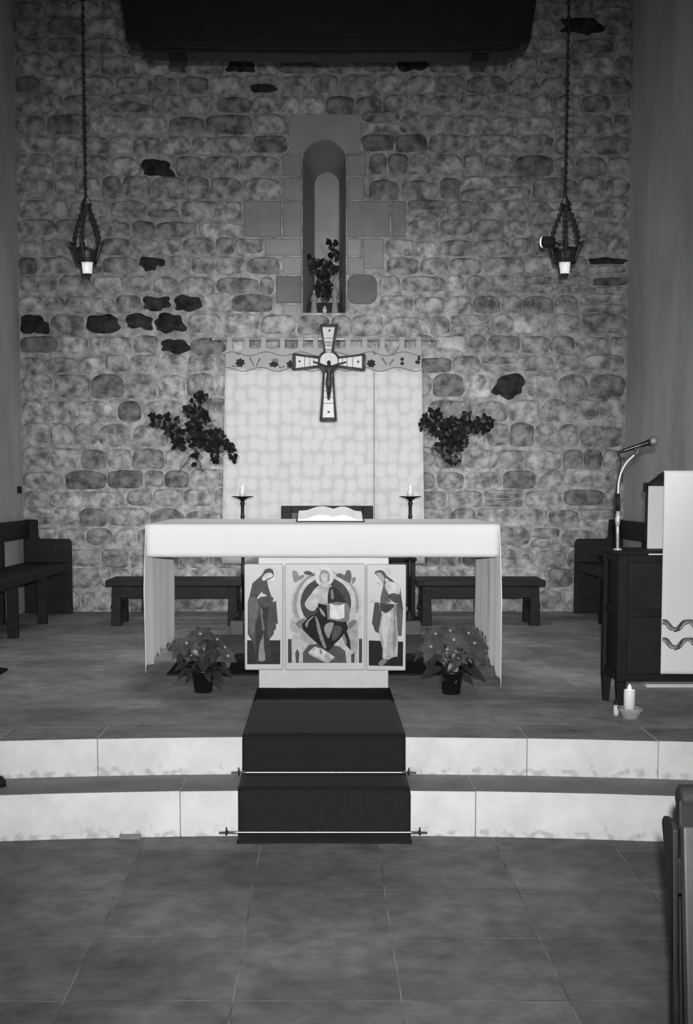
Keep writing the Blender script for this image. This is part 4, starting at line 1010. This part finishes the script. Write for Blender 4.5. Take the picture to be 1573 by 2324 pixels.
mb = MB(); a = at(1472, 1256.5, YD-.018); b = at(1520, 1259.5, YD-.018); mb.box((a.x, YD-.020, b.z), (b.x, YD-.0165, a.z)); mb.build('hem_strip', LINEN, t2)
mb = MB(); 
yb2 = YL0-.0275
def band(cy, seed):
    random.seed(seed); mb = MB()
    f = lambda px: cy+9*math.sin(2*math.pi*(px-1518)/58)
    g_ = lambda px: 6.5+2.5*math.sin(2*math.pi*(px-1510)/29)
    xs_ = [1503.5+i*2.5 for i in range(101)]
    for a, b in zip(xs_[:-1], xs_[1:]):
        for lo, hi, mi in ((-1, -.45, 2), (-.45, .25, 0), (.25, .7, 1), (.7, 1, 3)):
            mb.poly([at(a, f(a)+lo*g_(a), yb2), at(b, f(b)+lo*g_(b), yb2), at(b, f(b)+hi*g_(b), yb2), at(a, f(a)+hi*g_(a), yb2)], mi)
    for k in range(9):          # darker folds of the twist
        px = 1512+k*24+random.uniform(-4, 4); pts = [(px-9, f(px-9)+5), (px-2, f(px-2)+2), (px+9, f(px+9)-6), (px+11, f(px+11)-4), (px+2, f(px+2)+5), (px-7, f(px-7)+7)]
        mb.poly([at(x, y, yb2-.0006) for x, y in smooth(pts, 3)], 3 if k % 2 else 0)
    mb.build('printed_band', [paint(.22), paint(.40), paint(.12), paint(.06)], t2, fix=False)
band(1419, 1); band(1460, 2)
# white board lying on the floor behind the desk legs
mb = MB(); a = fl(1467, 1561, CZ); mb.box((a.x, a.y, CZ), (2.5, a.y+.35, zz(1549.5, a.y))); o = mb.build('white_board', STONE_W, None, .004); tag(o, 'low white board on the floor beneath the reading desk', 'board')

# microphone on a gooseneck
YM = 5.80
t = thing('microphone', tuple(at(1402, 1250, YM)), 'black microphone on a chrome gooseneck stand at the corner of the reading desk', 'microphone')
mp_ = lambda px, py, y=YM: at(px, py, y)
b0 = mp_(1402, 1250); b0.z = ZDT+.0
mb = MB(); mb.tube([b0, mp_(1402, 1160)], .0075, 12); mb.lathe([(.022, 0), (.022, .006), (.010, .012)], b0, 16); mb.build('stand_pole', CHROME, t)
mb = MB(); mb.tube([mp_(1402, 1195), mp_(1402, 1180), mp_(1403, 1160)], [.009, .013, .010], 12); mb.build('grip', CHROME, t)
mb = MB(); mb.tube([mp_(1403, 1160), mp_(1403, 1120)], .0105, 12); mb.build('clutch', BLACK, t)
mb = MB(); mb.tube([mp_(x, y) for x, y in smooth([(1403, 1122), (1404, 1098), (1410, 1072), (1422, 1050), (1437, 1035), (1446, 1027)], 6, False)], .0052, 12); mb.build('gooseneck', CHROME, t)
mb = MB(); mb.tube([mp_(1441, 1034), mp_(1450, 1020)], [.010, .013], 10); a = mp_(1438, 1019, YM-.0); b = mp_(1462, 1010); mb.tube([a, b], .0135, 12); mb.build('clip', mat('grey_clip', .08, .5), t)
mb = MB(); d0 = mp_(1413, 1024, YM-.006); d1 = mp_(1474, 1004, YM-.006); ax = (d1-d0).normalized(); Ln = (d1-d0).length
mb.lathe([(.0085, 0), (.010, .004), (.010, Ln*.1), (.0105, Ln*.5), (.013, Ln*.9), (.018, Ln*1.0)], d0, 18, axis=ax); mb.build('handle', mat('mic_black', .01, .25, .1, spec=.6), t)
mb = MB(); mb.ball(d1+ax*.020, (.0245, .0245, .0245), 0, 16); tag(mb.build('grille', mat('mic_grille', .22, .45, .3, 300, .001, 900, metal=.6), t), 'grey round mesh grille', None)
mb = MB(); mb.tube([d0-ax*.004, d0-ax*.022-Vector((0, 0, .004)), mp_(1410, 1045), mp_(1403, 1090, YM+.015), mp_(1396, 1130, YM+.015), mp_(1395, 1170, YM+.015), mp_(1398, 1210, YM+.015), Vector((b0.x-.012, YM+.02, ZDT+.004))], [.009, .007]+[.0035]*6, 8); mb.build('cable', BLACK, t)

# candle in a bowl on the floor
c = fl(1436, 1634, CZ); c.y += .045
t = thing('candle_bowl', tuple(c), 'small shallow clay bowl on the chancel floor in front of the reading desk', 'bowl')
mb = MB(); mb.lathe([(.036, 0), (.040, .003), (.052, .030), (.066, .050), (.064, .054), (.055, .050), (.040, .028), (.030, .024)], c, 28); mb.build('dish', mat('clay', .30, .8, .15, 15), t)
c2 = c+Vector((-.006, 0, .026))
t = thing('pillar_candle', tuple(c2), 'thick white lit candle standing in the clay bowl', 'candle')
mb = MB(); hh = zz(1565, c.y)-c2.z; mb.lathe([(.027, 0), (.0275, hh-.004), (.026, hh), (.022, hh-.003), (.004, hh-.006)], c2, 24); mb.build('wax', WAX, t)
mb = MB(); mb.lathe([(.001, 0), (.007, .006), (.0085, .014), (.005, .026), (.0005, .034)], c2+Vector((0, 0, hh-.006)), 12); mb.build('flame', mat('flame_small', .9, .5, 0, emit=6), t)
p = c+Vector((-.052, .07, 0)); mb = MB(); mb.lathe([(.013, 0), (.014, .02), (.014, .045), (.008, .055)], p, 14); t = thing('small_bottle', tuple(p), 'tiny dark-capped bottle behind the candle bowl', 'bottle'); mb.build('bottle', mat('pale_glass', .6, .2, .1, 20), t)
mb = MB(); mb.lathe([(.010, 0), (.012, .004), (.012, .022), (.006, .026)], p+Vector((0, 0, .054)), 12); mb.build('cap', BLACK, t)

# ---------------------------------------------------------------- small things
a = at(273, 1895, yl(-.9)); b = at(320, 1886, yl(-.9)); y = yl(-.87)
mb = MB(); mb.box((a.x, y-.022, 0), (b.x, y-.004, .020)); tag(mb.build('metal_vent', mat('grey_metal', .16, .5, .2), None, .002), 'small grey metal plate at the foot of the lower step', 'plate')
c = at(58, 1112, 10.2); mb = MB(); mb.box((XL-.01, 10.30, zz(1120, 10.3)), (XL+.028, 10.36, zz(1104, 10.3))); tag(mb.build('wall_switch', BLACK, None, .003), 'small black switch at the far end of the left plaster wall', 'switch')
# dark shoe on the lower step at the left edge
y = 4.93; p = at(12, 1770, y); t = thing('black_shoe', (p.x-.12, y, S1), 'black shoe whose toe shows on the lower step at the left edge', 'shoe')
mb = MB(); rings = []
for i, (dx, w_, h_) in enumerate(((-.27, .026, .075), (-.24, .034, .085), (-.17, .033, .075), (-.10, .037, .058), (-.05, .040, .045), (-.015, .030, .034), (0, .012, .020))):
    rings.append([mb.vert((p.x+dx, y+w_*math.cos(2*math.pi*k/14), S1+.006+max(0, h_*(.5+.62*math.sin(2*math.pi*k/14))))) for k in range(14)])
for i in range(6):
    for k in range(14): mb.face((rings[i][k], rings[i][(k+1) % 14], rings[i+1][(k+1) % 14], rings[i+1][k]), 0, True)
mb.face(rings[0]); mb.face(rings[-1]); mb.build('upper', BLACK, t)
mb = MB(); mb.prism([(p.x+dx, y+s_*w_, S1) for s_, seq in ((1, ((-.275, .03), (-.17, .036), (-.05, .042), (-.01, .03), (.003, .01))), (-1, ((.003, .01), (-.01, .03), (-.05, .042), (-.17, .036), (-.275, .03)))) for dx, w_ in seq], (0, 0, .009)); mb.build('sole', BLACK, t)

# nave pew end in the right foreground
t = thing('nave_pew', (1.1, 2.45, 0), 'dark wooden pew end rising in the right foreground of the nave', 'pew')
for m_, lo, hi in ((STONE, .37, .63), (MORT, .35, .65)):
    for nd in m_.node_tree.nodes:
        if nd.type == 'MAP_RANGE': nd.inputs['From Min'].default_value = lo; nd.inputs['From Max'].default_value = hi
PW = mat('pew_wood', .05, .45, .3, 6, .001, 20, spec=.4, stretch=(3, 3, .5))
def pt(px, py, Y): return at(px, py, Y)
XP = .735
def yat(px): return XP*F/(px-VX)/1.0*math.cos(0)      # depth at which the plane x=XP shows at px
Ya = 2.62
za = pt(1517, 1822, 2.55).z
# leaning back frame: its side face looks towards the middle of the nave
mb = MB()
prof_ = [(2.325, 0), (2.338, 0), (2.350, .40), (2.365, .51), (2.389, .59), (2.444, .73), (2.460, .77), (2.460, za-.012), (2.448, za), (2.395, za+.004), (2.378, za-.012)]
mb.prism([(XP, yy, z_) for yy, z_ in prof_], (.012, 0, 0)); mb.build('end_frame', BLACK, t, .003)
xf = pt(1549, 2000, 2.36).x
mb = MB(); mb.hexa([(xf, 2.24, 0), (1.9, 2.24, 0), (1.9, 2.27, 0), (xf, 2.27, 0), (xf-.0, 2.36, za+.0), (1.9, 2.36, za), (1.9, 2.39, za), (xf, 2.39, za)]); tag(mb.build('back_board', PW, t, .004), 'lighter brown board', None)
mb = MB(); rr_ = .030; c = at(1562, 1810, 2.62); mb.lathe([(rr_*.7, 0), (rr_, .006), (rr_, 1.1), (rr_*.7, 1.106)], (at(1538, 1810, 2.62).x, 2.62, c.z), 20, axis=(1, 0, 0)); mb.build('top_rail', WOOD, t)
mb = MB(); mb.box((XP+.012, 2.40, za-.16), (1.9, 2.44, za-.08)); mb.build('cross_rail', BLACK, t, .006)
mb = MB(); mb.hexa([(.80, 2.48, 0), (1.9, 2.48, 0), (1.9, 2.52, 0), (.80, 2.52, 0), (.815, 2.595, c.z), (1.9, 2.595, c.z), (1.9, 2.625, c.z), (.815, 2.625, c.z)]); mb.build('front_board', BLACK, t, .004)
